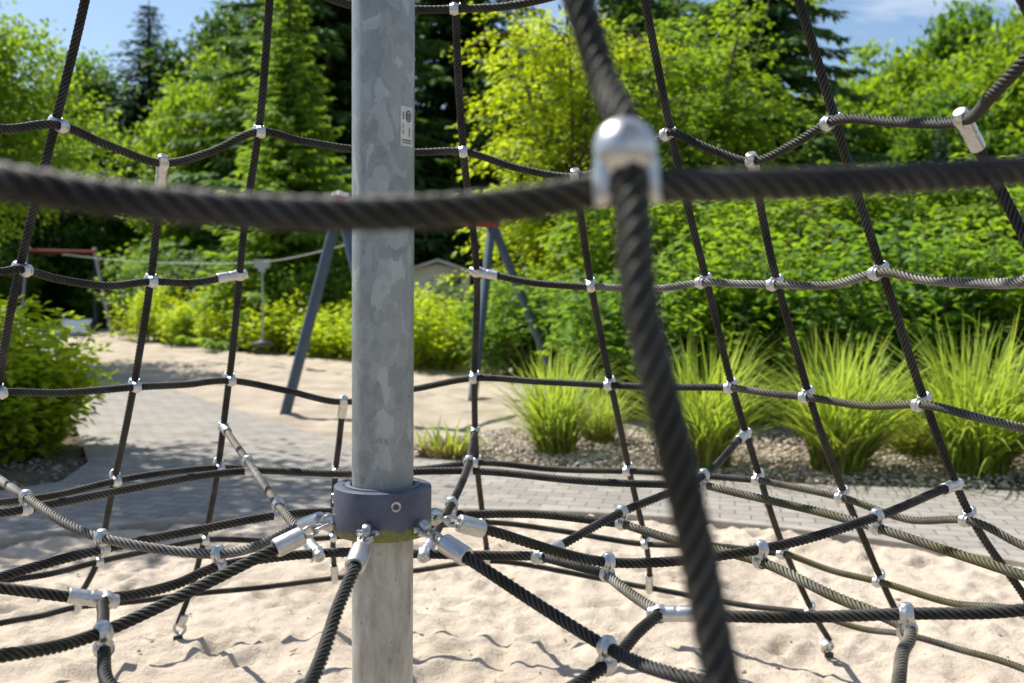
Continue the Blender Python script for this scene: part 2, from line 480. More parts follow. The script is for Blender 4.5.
# second sand area beyond the path, reaching the hedge
def sheet(name, poly, z, mat, amp=.03, step=.12):
    P = np.array([p[:2] for p in poly])
    x0, y0 = P.min(0); x1, y1 = P.max(0)
    V, Fc = grid(x0, x1, y0, y1, step, lambda X, Y: z + amp * (vnoise(X, Y, .9, 5) - .5) + amp * .9 * (vnoise(X, Y, 2.6, 6) - .5) + amp * 1.0 * (vnoise(X, Y, 5.5, 7) - .5))
    c = V[Fc].mean(1)
    ins = np.zeros(len(c), bool)
    n = len(P)
    for i in range(n):
        xa, ya = P[i]; xb, yb = P[(i+1) % n]
        cond = ((ya > c[:, 1]) != (yb > c[:, 1]))
        xi = (xb - xa) * (c[:, 1] - ya) / (yb - ya + 1e-9) + xa
        ins ^= cond & (c[:, 0] < xi)
    Fc = Fc[ins]
    u, inv = np.unique(Fc, return_inverse=True)
    return structure(obj(name, V[u], inv.reshape(-1, 4), mat, smooth=True))
sheet('swing_sand', [(-15, 33), (-8, 33), (-3, 20), (3, 18), (3.2, 9.6), (.4, 8.75), (-.9, 8.3), (-1.9, 8.7), (-4, 11), (-8, 16.5), (-12, 22), (-15, 29)], -.015, M['sand_far'], .05, .085)
M['bed'] = simple('gravelly_soil', (.26, .205, .15), .95, 0, 16, .5, .03)
sheet('bed_soil', [(-1.3, 7.4), (9, 5.0), (14, 8), (14, 22), (-3, 22), (-.2, 9.2)], -.045, M['bed'], .04, .2)
sheet('border_soil', [(-14, 6.6)] + [tuple(q[:2]) for q in left_edge[::-1]] + [(-20, 24)], -.02, M['soil'], .04, .2)

# pebbles of the planting bed: many thousands, one object
def pebbles(name, n, region, size, cols, seed):
    g = np.random.default_rng(seed)
    base, bf = [], []
    # low stone: 14-vertex rounded block
    import bmesh
    bm = bmesh.new(); bmesh.ops.create_icosphere(bm, subdivisions=1, radius=1)
    bv = np.array([v.co[:] for v in bm.verts]); bfc = np.array([[v.index for v in f.verts] for f in bm.faces]); bm.free()
    XY = region(g, n); n = len(XY)
    s = size * np.exp(g.normal(0, .4, n))
    sc3 = np.stack([s, s * g.uniform(.6, 1, n), s * g.uniform(.45, .7, n)], -1)
    a = g.uniform(0, 6.28, n)
    J = bv[None] * (1 + g.normal(0, .12, (n, len(bv), 1)))
    J = J * sc3[:, None]
    c, s_ = np.cos(a)[:, None], np.sin(a)[:, None]
    V = np.stack([J[..., 0]*c - J[..., 1]*s_, J[..., 0]*s_ + J[..., 1]*c, J[..., 2]], -1)
    V += np.concatenate([XY, (g.uniform(-.01, .012, n))[:, None]], 1)[:, None]
    Fc = (bfc[None] + (np.arange(n) * len(bv))[:, None, None]).reshape(-1, 3)
    tone = np.repeat(g.random(n), len(bv))
    m, nt, b = new_mat(name + '_stone')
    at = N(nt, 'ShaderNodeAttribute', attribute_name='tone').outputs['Fac']
    nt.links.new(ramp(nt, at, cols), b.inputs['Base Color']); b.inputs['Roughness'].default_value = .75
    return structure(obj(name, V.reshape(-1, 3), Fc, m, smooth=True, attrs={'tone': ('FLOAT', tone)}), 'stuff')
def bed_region(g, n):
    px = g.uniform(395, 1120, n); t = g.random(n) ** .8
    lo = np.interp(px, [395, 415, 560, 700, 860, 1024, 1130], [456, 457, 468, 479, 485, 490, 496])
    hi = np.interp(px, [395, 500, 1130], [449, 428, 420])
    py = lo + (hi - lo) * t
    z = 0.0
    P = np.array([at_z(a, b, z)[:2] for a, b in zip(px, py)])
    return P
pebbles('gravel', 13000, bed_region, .0125, [(0, (.16, .125, .095)), (.35, (.38, .31, .25)), (.7, (.55, .48, .40)), (1, (.72, .66, .59))], 11)
def left_region(g, n):
    px = g.uniform(-60, 88, n); py = g.uniform(458, 489, n)
    return np.array([at_z(a, b, 0)[:2] for a, b in zip(px, py)])
pebbles('border_gravel', 1300, left_region, .011, [(0, (.05, .04, .03)), (.6, (.14, .115, .09)), (1, (.36, .32, .27))], 12)
# leaf litter and crumbs on the sand
def pit_region(g, n):
    r = np.sqrt(g.random(n)) * (RS - .15); a = g.uniform(0, 2*np.pi, n)
    return np.stack([POLE[0] + r*np.cos(a), POLE[1] + r*np.sin(a)], -1)
pebbles('sand_crumbs', 900, pit_region, .0065, [(0, (.05, .04, .03)), (.5, (.20, .14, .09)), (1, (.42, .34, .25))], 13)
def litter(name, n, seed):
    g = np.random.default_rng(seed)
    XY = pit_region(g, n); s = g.uniform(.012, .028, n); a = g.uniform(0, 6.28, n)
    V = []; F = []
    for i in range(n):
        x, y = XY[i]; z = float(sand_z(np.array([[x]]), np.array([[y]]))[0, 0]) + .006
        c, q = math.cos(a[i]), math.sin(a[i])
        for (u, v, w) in ((-1, 0, .2), (-.2, .42, .0), (1, 0, .35), (-.1, -.42, .1)):
            V.append((x + s[i]*(u*c - v*q), y + s[i]*(u*q + v*c), z + s[i]*w))
        F.append((4*i, 4*i+1, 4*i+2, 4*i+3))
    m, nt, b = new_mat('dry_leaf')
    co = N(nt, 'ShaderNodeTexCoord').outputs['Object']
    nt.links.new(ramp(nt, noise(nt, co, 3, 2), [(.35, (.20, .09, .03)), (.5, (.30, .17, .06)), (.65, (.12, .14, .03))]), b.inputs['Base Color'])
    return structure(obj(name, V, F, m), 'stuff')
litter('leaf_litter', 130, 14)

# ------------------------------------------------------------------ the mast
mast = thing('mast', 'galvanised steel pole with a dark blue collar in the middle of the climbing net', 'pole', (POLE[0], POLE[1], 0))
PR = .0575
MB().lathe([(0, -.2), (PR, -.2), (PR, 1.0), (PR, 2.6), (PR, 4.62), (PR*.8, 4.68), (0, 4.70)], 96).obj('pole_tube', M['pole'], mast, True)
# the weld seam line up the tube
ZC = .892; HC = .090; CR = .0915
prof = [(PR + .0006, 0), (CR - .004, 0), (CR - .001, .0015), (CR, .005), (CR, HC - .004), (CR - .001, HC - .0012), (CR - .004, HC), (CR - .018, HC), (CR - .0185, HC - .002), (CR - .0195, HC - .002), (CR - .020, HC), (PR + .0035, HC), (PR + .003, HC - .004), (PR + .0006, HC - .004)]
col = MB().lathe(prof, 96, Matrix.Translation((0, 0, 0))).obj('collar', M['collar'], mast, False, Matrix.Translation((0, 0, ZC)))
for p in col.data.polygons: p.use_smooth = True
col.data.set_sharp_from_angle(angle=R(35)) if hasattr(col.data, 'set_sharp_from_angle') else None
MB().lathe([(PR + .004, HC + .0002), (CR - .0205, HC + .0002), (CR - .0205, HC + .002), (PR + .004, HC + .002)], 64).obj('inlay_ring', M['collar_ring'], col)
def screw(az, z):
    a = R(az); u = np.array([math.cos(a), math.sin(a), 0]); t = np.array([-u[1], u[0], 0])
    X = mat_axes(t, (0, 0, 1), u, u * (CR - .004) + np.array([0, 0, z]))
    b = MB().lathe([(0, .001), (.0055, .001), (.0058, .0062), (.0095, .0066), (.0102, .005), (.0102, 0)], 28, X)
    o = b.obj('set_screw', M['steel'], col, True)
    MB().lathe([(0, .0016), (.0052, .0016), (.0052, .0012)], 20, X).obj('screw_socket', M['socket'], o)
screw(-68, .066); screw(187, .066); screw(60, .066); screw(-190 + 300, .066)

# rating plate: foil label curved round the pole, with ring emblem and small print lines
def plate_patch(a0, a1, z0, z1, r, nx=8):
    V = []; F = []
    for i in range(nx + 1):
        a = R(a0 + (a1 - a0) * i / nx)
        for z in (z0, z1):
            V.append((r * math.cos(a), r * math.sin(a), z))
    for i in range(nx): F.append((2*i, 2*i+2, 2*i+3, 2*i+1))
    return V, F
pl_z0, pl_z1 = 1.35 + (290-149)/F_*1.83, 1.35 + (290-110)/F_*1.83
PA0, PA1 = -50.5, -18.5
V, F = plate_patch(PA0, PA1, pl_z0, pl_z1, PR + .0012)
V2, F2 = plate_patch(PA0, PA1, pl_z0, pl_z1, PR - .001)
pb = MB().add(V, F)
n_ = 9
plate = pb.obj('rating_plate', M['plate'], mast)
sol = plate.modifiers.new('s', 'SOLIDIFY'); sol.thickness = .0012; sol.offset = -1
ink = MB()
def ink_pt(fa, fz, lift=.0019):
    a = R(PA0 + (PA1 - PA0) * fa); r = PR + lift
    return (r*math.cos(a), r*math.sin(a), pl_z0 + (pl_z1 - pl_z0) * fz)
def ink_rect(fa0, fa1, fz0, fz1):
    k = 4
    for i in range(k):
        q0 = fa0 + (fa1-fa0)*i/k; q1 = fa0 + (fa1-fa0)*(i+1)/k
        ink.add([ink_pt(q0, fz0), ink_pt(q1, fz0), ink_pt(q1, fz1), ink_pt(q0, fz1)], [(0, 1, 2, 3)])
def ink_ring(ca, cz, ra, rz, th):
    k = 28
    for i in range(k):
        t0, t1 = 2*math.pi*i/k, 2*math.pi*(i+1)/k
        ink.add([ink_pt(ca+ra*math.cos(t0), cz+rz*math.sin(t0)), ink_pt(ca+ra*math.cos(t1), cz+rz*math.sin(t1)),
                 ink_pt(ca+ra*(1-th)*math.cos(t1), cz+rz*(1-th)*math.sin(t1)), ink_pt(ca+ra*(1-th)*math.cos(t0), cz+rz*(1-th)*math.sin(t0))], [(0, 1, 2, 3)])
# two nested rings with a small stroke mark, a heading set upright beside it and three lines of tiny upright print below
ink_ring(.60, .76, .26, .145, .22); ink_ring(.58, .755, .15, .085, .28)
ink.add([ink_pt(.52, .80), ink_pt(.58, .80), ink_pt(.62, .71), ink_pt(.58, .71)], [(0, 1, 2, 3)])
ink.add([ink_pt(.64, .80), ink_pt(.68, .79), ink_pt(.62, .71), ink_pt(.60, .73)], [(0, 1, 2, 3)])
for i in range(5): ink_rect(.14, .22, .66 + .04*i, .69 + .04*i)
for i in range(7):
    if i != 3: ink_rect(.13, .19 + .02*(i % 2), .30 + .038*i, .322 + .038*i)
for i in range(5): ink_rect(.62, .69 + .02*(i % 2), .26 + .045*i, .29 + .045*i)
for i in range(6):
    ink_rect(.10 + .13*i, .19 + .13*i, .13, .165); ink_rect(.12 + .12*i, .19 + .12*i, .07, .10)
ink.obj('plate_print', M['ink'], plate)

# ------------------------------------------------------------------ the climbing net
net = thing('climbing_net', 'dark tent-shaped rope climbing net with silver clamps, hung round the galvanised pole', 'climbing net', (POLE[0], POLE[1], 0))
NO = np.array([POLE[0], POLE[1], 0.0])
RD = .0110

def catmull(P, step=.007):
    P = [np.asarray(p, float) for p in P]
    if len(P) == 2: 
        n = max(2, int(np.linalg.norm(P[1]-P[0]) / step)); return np.linspace(P[0], P[1], n)
    Q = [2*P[0]-P[1]] + P + [2*P[-1]-P[-2]]
    out = []
    for i in range(1, len(Q)-2):
        p0, p1, p2, p3 = Q[i-1:i+3]
        t0 = 0; t1 = t0 + np.linalg.norm(p1-p0)**.5 + 1e-6; t2 = t1 + np.linalg.norm(p2-p1)**.5 + 1e-6; t3 = t2 + np.linalg.norm(p3-p2)**.5 + 1e-6
        n = max(2, int(np.linalg.norm(p2-p1) / step))
        t = np.linspace(t1, t2, n, endpoint=False)[:, None]
        A1 = (t1-t)/(t1-t0)*p0 + (t-t0)/(t1-t0)*p1; A2 = (t2-t)/(t2-t1)*p1 + (t-t1)/(t2-t1)*p2; A3 = (t3-t)/(t3-t2)*p2 + (t-t2)/(t3-t2)*p3
        B1 = (t2-t)/(t2-t0)*A1 + (t-t0)/(t2-t0)*A2; B2 = (t3-t)/(t3-t1)*A2 + (t-t1)/(t3-t1)*A3
        out.append((t2-t)/(t2-t1)*B1 + (t-t1)/(t2-t1)*B2)
    out.append(P[-1][None])
    return np.concatenate(out)

def rope(P, mat='rope', fine=False, radius=RD, pitch=.074):
    st_p = .0026 if fine else .0034
    C = catmull(P, st_p)
    L = np.concatenate([[0], np.cumsum(np.linalg.norm(np.diff(C, axis=0), axis=1))])
    n = max(3, int(L[-1] / st_p))                                     # even spacing
    l = np.linspace(0, L[-1], n)
    C = np.stack([np.interp(l, L, C[:, k]) for k in range(3)], -1)
    ph = rng.uniform(0, 6.28, 3)                                      # the slight waver of a real rope
    C = C + .0012 * np.stack([np.sin(l*9 + ph[0]), np.sin(l*7 + ph[1]), np.sin(l*11 + ph[2])], -1)
    T, Nn, B = frames(C)
    k = 48 if fine else 36
    a = np.linspace(0, 2*np.pi, k + 1)
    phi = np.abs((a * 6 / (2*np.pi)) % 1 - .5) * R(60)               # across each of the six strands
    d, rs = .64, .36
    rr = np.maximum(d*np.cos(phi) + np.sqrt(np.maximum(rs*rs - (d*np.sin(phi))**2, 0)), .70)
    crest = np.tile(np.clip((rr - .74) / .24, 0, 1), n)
    A2 = a[None] + (2*np.pi * l / pitch)[:, None]                     # the strands wind round the core
    V = C[:, None] + radius * rr[None, :, None] * (np.cos(A2)[..., None] * Nn[:, None] + np.sin(A2)[..., None] * B[:, None])
    I = np.arange(n * (k+1)).reshape(n, k+1)
    Fc = np.stack([I[:-1, :-1], I[:-1, 1:], I[1:, 1:], I[1:, :-1]], -1).reshape(-1, 4)
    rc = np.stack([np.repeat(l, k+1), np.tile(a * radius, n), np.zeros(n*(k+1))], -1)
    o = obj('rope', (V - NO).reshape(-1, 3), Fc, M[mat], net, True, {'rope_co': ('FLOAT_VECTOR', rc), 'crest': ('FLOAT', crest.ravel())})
    return C

# clamp meshes: overlapping lathed barrels, fused by a voxel remesh and smoothed
def fuse(mb, name, mat, voxel=.0013, it=4):
    me = bpy.data.meshes.new(name); me.from_pydata(mb.v, [], mb.f); me.update()
    o = bpy.data.objects.new(name, me); COL.objects.link(o)
    r = o.modifiers.new('r', 'REMESH'); r.mode = 'VOXEL'; r.voxel_size = voxel; r.use_smooth_shade = True
    s = o.modifiers.new('s', 'SMOOTH'); s.factor = .5; s.iterations = it
    dg = bpy.context.evaluated_depsgraph_get()
    out = bpy.data.meshes.new_from_object(o.evaluated_get(dg))
    out.name = name; out.materials.clear(); out.materials.append(mat)
    out.polygons.foreach_set('use_smooth', np.ones(len(out.polygons), dtype=bool))
    bpy.data.objects.remove(o); bpy.data.meshes.remove(me)
    return out
OFF = .0135
XA = Matrix(((0, 0, 1, 0), (0, 1, 0, 0), (-1, 0, 0, 0), (0, 0, 0, 1)))   # lathe Z -> X
YA = Matrix(((1, 0, 0, 0), (0, 0, 1, 0), (0, -1, 0, 0), (0, 0, 0, 1)))   # lathe Z -> Y
def barrel(hl, ro, ri):
    return [(0, -hl + .005), (ri, -hl + .005), (ri + .001, -hl + .001), (ri + .002, -hl), (ro - .0022, -hl), (ro - .0005, -hl + .0015), (ro, -hl + .004), (ro + .0008, 0), (ro, hl - .004), (ro - .0005, hl - .0015), (ro - .0022, hl), (ri + .002, hl), (ri + .001, hl - .001), (ri, hl - .005), (0, hl - .005)]
def ball(r, sq=1.0, n=14):
    return [(r*math.sin(math.pi*k/n) if 0 < k < n else 0, -r*sq*math.cos(math.pi*k/n)) for k in range(n+1)]
cb = MB()
for sg, AX in ((1, XA), (-1, YA)):
    T_ = Matrix.Translation((0, 0, sg*OFF))
    cb.lathe(barrel(.0130, .0148, .0117), 40, T_ @ AX)
    cb.lathe(ball(.0180, .64), 36, T_ @ AX)
cb.lathe([(0, -.014), (.0138, -.014), (.0138, .014), (0, .014)], 32)
cb.lathe([(0, OFF + .004), (.0128, OFF + .004), (.0135, OFF + .0120), (.0100, OFF + .0180), (.0070, OFF + .0196), (0, OFF + .0200)], 32)
CLAMP = fuse(cb, 'cross_clamp', M['alu'], .0012, 7)
sk = MB().lathe([(0, OFF + .0186), (.0034, OFF + .0186), (.0036, OFF + .0197), (.0050, OFF + .0197), (.0052, OFF + .0170)], 20)
SOCK = mesh_data('clamp_screw', sk.v, sk.f, M['steel'], True)
tb = MB()
tb.lathe(barrel(.0135, .0160, .0117), 40, XA)
tb.lathe(ball(.0180, .68), 36, XA)
tb.lathe([(0, .0), (.0152, .0), (.0152, .028), (.0142, .030), (.0142, .034), (.0150, .036), (.0150, .066), (.0140, .070), (.0118, .070), (.0112, .064), (0, .064)], 36, YA)
tb.lathe([(0, -.0230), (.010, -.0230), (.0135, -.021), (.0140, -.014), (.0140, 0), (0, 0)], 32, YA)
TEE = fuse(tb, 'tee_clamp', M['alu'])
ts = MB().lathe([(0, -.0226), (.0044, -.0226), (.0046, -.0242), (.0062, -.0242), (.0064, -.0215)], 20, YA)
TSOCK = mesh_data('clamp_screw', ts.v, ts.f, M['steel'], True)

def nearest(C, p):
    k = int(np.argmin(np.linalg.norm(C - p, axis=1)))
    t = unit(C[min(k+2, len(C)-1)] - C[max(k-2, 0)])
    return C[k], t
def cross(CA, CB, p):
    a, ta = nearest(CA, p); b, tb_ = nearest(CB, p)
    n = a - b
    if np.linalg.norm(n) < .006: n = np.cross(ta, tb_)
    n = unit(n); x = unit(ta - n * np.dot(ta, n)); y = np.cross(n, x)
    # axis 2 follows rope B as nearly as a rigid clamp can
    Mx = mat_axes(x, y, n, (a + b) / 2 - NO)
    o = link('cross_clamp', CLAMP, net, Mx)
    link('clamp_screw', SOCK, o)
    return o
def tee(Cthru, p, d, flip=False):
    a, ta = nearest(Cthru, p); y = unit(d)
    x = unit(ta - y * np.dot(ta, y)); z = np.cross(x, y)
    o = link('tee_clamp', TEE, net, mat_axes(x, y, z, a - NO))
    link('clamp_screw', TSOCK, o)
    return o

# --- outer net: meridians
INS = .027
def mer(pts, top=None, bottom=None, mat='rope'):
    P = [on_net(*q) for q in pts]
    if top:
        a = az_of(P[0]); P = [net_az(a, h) for h in (4.5, 3.7, 3.0, 2.5) if h > P[0][2] + .15] + P
    if bottom:
        a = az_of(P[-1]); P = P + [net_az(a, h) for h in bottom if h < P[-1][2] - .05]
    return P
def sag(P, Q, s, n=1):
    return [P + (Q-P)*(i+1)/(n+1) + np.array([0, 0, -s*math.sin(math.pi*(i+1)/(n+1))]) for i in range(n)]

C_ = {}; 
c2T = {'M2': (163, 165), 'M5': (576, 178), 'M7': (752, 161), 'M9': (964, 122)}
anchor3 = at_z(178, 636, .02); anchor6 = at_z(829, 653, .02)
C_['M1'] = rope(mer([(85, 0), (55, 125), (19, 269), (-3, 392), (-22, 480)], True, (.5, .25, .06)))
C_['M3'] = rope(mer([(270, 0), (258, 132), (245, 225), (229, 380), (218, 467), (204, 540), (190, 592)], True) + [anchor3 + np.array([0, 0, .05])])
C_['M4'] = rope(mer([(455, -40), (456, 9), (463, 152), (477, 272), (474, 377), (477, 463), (483, 522), (488, 556)], True))
C_['M6'] = rope(mer([(645, 0), (671, 132), (706, 281), (733, 388), (760, 480), (786, 553), (812, 611)], True) + [anchor6 + np.array([0, 0, .05])])
C_['M8'] = rope(mer([(799, 0), (835, 121), (882, 271), (926, 405), (973, 521), (1024, 596)], True, (.06,)))
for az_ in (-33, 180, 212, 244):
    C_['A%d' % az_] = rope([net_az(az_, h) for h in (4.5, 3.7, 3.0, 2.5, 2.11, 1.75, 1.4, 1.06, .75, .5, .25, .06)])
# --- rings of the outer net
def ring_pts(pts): return [on_net(q[0], q[1], False, INS) for q in pts]
def arc(a0, a1, h, n):
    return [net_az(a0 + (a1-a0)*i/(n-1), h, INS) for i in range(n)]
r1 = ring_pts([(270, -28), (352, 5), (418, 10), (456, 9), (505, 6), (550, -3), (642, -30)])
C_['C1'] = rope(r1)
r2 = ring_pts([(0, 128), (55, 125), (108, 146), (163, 163), (210, 152), (258, 132), (300, 141), (352, 149), (418, 152), (463, 152), (520, 169), (576, 176), (625, 160), (671, 132)])
C_['C2'] = rope(arc(212, 180, 1.75, 2) + r2)
r2b = ring_pts([(671, 132), (712, 150), (752, 161), (795, 143), (835, 121), (895, 122), (964, 120)])
C_['C2b'] = rope(r2b + [at_y(995, 93, 1.64), at_y(1024, 62, 1.55), at_y(1075, 2, 1.44), net_az(-33, 1.80, INS)], 'rope')
# C3 is one rope: from its sleeve on M3 round the near side to its sleeve on M4
nearL = [at_y(-70, 168, .56), at_y(0, 180, .565), at_y(150, 203, .575), at_y(300, 215, .59), at_y(440, 213, .60), at_y(540, 202, .61)]
nearR = [at_y(720, 184, .635), at_y(860, 180, .67), at_y(1024, 172, .72), at_y(1110, 168, .75)]
NC = at_y(622, 187, .622)
r3l = ring_pts([(234, 275), (190, 283), (150, 282), (110, 286), (60, 279), (19, 269), (0, 272)])
r3r = ring_pts([(1024, 280), (960, 283), (920, 279), (882, 272), (830, 285), (778, 285), (740, 284), (706, 282), (650, 289), (591, 287), (530, 282), (478, 272)])
C_['C3n'] = rope(nearL + [NC] + nearR + [net_az(-33, 1.40, INS)], 'rope', True)
q3_ = nearest(C_['M3'], on_net(234, 275))[0]; d3_ = unit(r3l[1] - q3_)
C_['C3l'] = rope([q3_ + d3_*.055] + r3l[1:] + arc(180, 244, 1.40, 3) + [nearL[0]])
C_['C3r'] = rope(arc(-33, -2, 1.40, 2) + r3r[:10], 'rope_worn')
q4_ = nearest(C_['M4'], on_net(477, 272))[0]; d4_ = unit(r3r[10] - q4_)
C_['C3m'] = rope([r3r[9], r3r[10], q4_ + d4_*.055])
r4 = ring_pts([(-3, 393), (60, 393), (134, 387), (185, 385), (229, 381), (285, 390), (343, 402), (415, 389), (474, 378), (540, 382), (611, 385), (675, 387), (733, 388)])
C_['C4'] = rope(arc(212, 165, 1.06, 3) + r4)
r4b = ring_pts([(733, 388), (770, 393), (809, 397), (865, 406), (926, 405), (975, 416), (1024, 428)])
C_['C4b'] = rope(r4b + arc(-2, -33, 1.06, 2), 'rope_moss')
r5 = ring_pts([(0, 503), (55, 495), (114, 481), (165, 473), (218, 468), (275, 470), (335, 473), (415, 469), (477, 463), (550, 469), (629, 471), (695, 475), (760, 480)])
C_['C5'] = rope(arc(212, 165, .78, 3) + r5)
r5b = ring_pts([(760, 480), (800, 488), (846, 499), (905, 519), (973, 521), (1024, 546)])
C_['C5b'] = rope(r5b + arc(-2, -33, .75, 2), 'rope_moss')
r6 = ring_pts([(0, 581), (50, 574), (97, 562), (150, 550), (204, 540), (270, 541), (333, 537), (418, 528), (483, 522), (560, 531), (646, 544), (715, 546), (786, 554)])
C_['C6'] = rope(arc(212, 165, .50, 3) + r6)
r6b = ring_pts([(786, 554), (830, 570), (882, 582), (950, 603), (1024, 612)])
C_['C6b'] = rope(r6b + arc(-2, -33, .46, 2), 'rope_moss')
r7 = ring_pts([(0, 623), (40, 616), (74, 608), (130, 602), (190, 594), (260, 588), (334, 578), (412, 571), (488, 561), (565, 572), (650, 588), (730, 603), (812, 613)])
C_['C7'] = rope(arc(212, 165, .25, 3) + r7)
r7b = ring_pts([(812, 613), (860, 628), (905, 634), (960, 650), (1024, 669)])
C_['C7b'] = rope(r7b + arc(-2, -33, .22, 2), 'rope_moss')
# --- secondary meridians hung between the mains
def mid_mer(key, startC, spx, pts, bottom=None, mat='rope'):
    p0, _ = nearest(C_[startC], on_net(*spx, False, INS))
    P = [on_net(*q) for q in pts]
    d = unit(P[0] - p0)
    C_[key] = rope([p0 + d*.055] + P + ([net_az(az_of(P[-1]), h) for h in bottom] if bottom else []), mat)
    tee(C_[startC], p0, d)
mid_mer('M2', 'C2', (163, 163), [(157, 222), (150, 281), (134, 386), (114, 480), (97, 561), (76, 602)])
mid_mer('M5', 'C2', (576, 176), [(582, 226), (591, 287), (611, 384), (629, 471), (646, 543), (650, 582)])
mid_mer('M7', 'C2b', (752, 161), [(764, 222), (778, 285), (809, 396), (846, 498), (882, 581), (904, 628)])
mid_mer('M9', 'C2b', (964, 120), [(984, 160), (1026, 242)], (1.25, 1.0, .75, .4))
mid_mer('M35', 'C4', (343, 402), [(339, 440), (335, 473), (333, 537), (334, 573)])
# sleeves at the foot of each secondary meridian, on the lowest ring
for key, ring in (('M2', 'C7'), ('M35', 'C7'), ('M4', 'C7'), ('M5', 'C7'), ('M7', 'C7b')):
    e = C_[key][-1]; a, _ = nearest(C_[ring], e)
    tee(C_[ring], a, C_[key][-12] - C_[key][-1] + (C_[key][-1]-a)*.5)
# crossing clamps of the outer net
for ring, mm in (('C1', ('M4',)), ('C2', ('M1', 'M3', 'M4', 'M6')), ('C2b', ('M8',)), ('C3l', ('M1', 'M2')), ('C3r', ('M8', 'M7', 'M6', 'M5')),
                 ('C4', ('M1', 'M2', 'M3', 'M4', 'M5', 'M6')), ('C4b', ('M7', 'M8')), ('C5', ('M1', 'M2', 'M3', 'M35', 'M4', 'M5', 'M6')), ('C5b', ('M7', 'M8')),
                 ('C6', ('M2', 'M3', 'M35', 'M4', 'M5', 'M6')), ('C6b', ('M7', 'M8')), ('C7', ('M3', 'M6')), ('C3n', ('A-33',)), ('C2b', ('A-33',)), ('C4b', ('A-33',)), ('C5b', ('A-33',)), ('C3l', ('A180', 'A212', 'A244')), ('C2', ('A212',)), ('C4', ('A212',))):
    for m_ in mm:
        A, B = C_[m_], C_[ring]
        D = np.linalg.norm(A[::4, None] - B[None, ::4], axis=2)
        i, j = np.unravel_index(np.argmin(D), D.shape)
        cross(A, B, (A[i*4] + B[j*4]) / 2)
# C3 sleeves on the mains
tee(C_['M3'], q3_, d3_)
tee(C_['M4'], q4_, d4_)
# ground anchors
def anchor(p, C):
    d = unit(C[-12] - C[-1])
    b = MB(); x = unit(np.cross(d, (0, 1, 0))); y = np.cross(d, x)
    Mx = mat_axes(x, y, d, p - NO + np.array([0, 0, .012]))
    b.lathe([(0, .028), (.0150, .028), (.0165, .031), (.0165, .070), (.0150, .074), (.0115, .074), (0, .072)], 32, Mx)
    o = b.obj('anchor_sleeve', M['alu'], net, True)
    e = MB(); a = np.linspace(0, 2*np.pi, 26)
    e.tube([Mx @ Vector((.021*math.cos(t), 0, .018 + .021*math.sin(t))) for t in a], .0065, 10, False)
    e.obj('eye_ring', M['steel'], o, True)
    g = MB()
    g.box((0, 0, -.012), (.034, .012, .035), Matrix.Translation(Vector(p - NO) + Vector((0, 0, -.005))) @ Matrix.Rotation(.5, 4, 'Z'))
    g.obj('anchor_lug', M['rubber'], net)
anchor(anchor3, C_['M3']); anchor(anchor6, C_['M6'])

# --- near side: the main rope that crosses in front
KD = unit(np.array([.07, -.46, -.88]))                # the rope dives towards us through its clamp
KN = unit(np.array([0, -.88, .46])); KN = unit(KN - KD*np.dot(KN, KD)); KY = np.cross(KN, KD)
KC = NC + KN * .013 - KD * .009
nm = [at_y(540, -120, .70), at_y(580, 0, .672), at_y(604, 80, .648)] + [KC + KN*OFF - KD*.022, KC + KN*OFF + KD*.022] + [at_y(638, 300, .565), at_y(668, 430, .55), at_y(694, 540, .54), at_y(723, 683, .525), at_y(745, 800, .51)]
a_ = az_of(nm[0])
nm = [net_az(a_, h) for h in (4.5, 3.4, 2.6, 2.1)] + nm
nm = nm + [net_az(az_of(nm[-1]), .5), net_az(az_of(nm[-1]), .02)]
C_['MN'] = rope(nm, 'rope', True)
kb = MB()
kb.lathe(ball(.0194, 1.0), 40, Matrix.Translation((0, 0, OFF)) @ XA)
for sg in (-1, 1):                                     # the two cheeks of the open lower end
    kb.tube([(-.004, sg*.0110, OFF), (.010, sg*.0135, OFF - .001), (.020, sg*.0140, OFF - .004), (.028, sg*.0140, OFF - .008)], [.0070, .0060, .0054, .0048], 16)
    kb.tube([(-.004, sg*.0110, OFF - .007), (.012, sg*.0145, OFF - .009), (.030, sg*.0160, OFF - .012)], [.0065, .0060, .0050], 16)
kb.lathe([(0, -.002), (.0170, -.002), (.0170, .018), (0, .018)], 36, Matrix.Translation((.004, 0, -.004)))
kb.lathe(barrel(.0150, .0160, .0117), 40, Matrix.Translation((0, 0, -OFF)) @ YA)
kb.lathe([(0, -.014), (.0150, -.014), (.0150, .014), (0, .014)], 32)
kme = fuse(kb, 'cross_clamp', M['alu'], .001, 8)
ko = link('cross_clamp', kme, net, mat_axes(KD, KY, KN, KC - NO))
ks = MB().lathe([(0, OFF + .0190), (.0034, OFF + .0190), (.0036, OFF + .0200), (.0048, OFF + .0200), (.0050, OFF + .0185)], 24)
ks.obj('clamp_screw', M['steel'], ko, True)

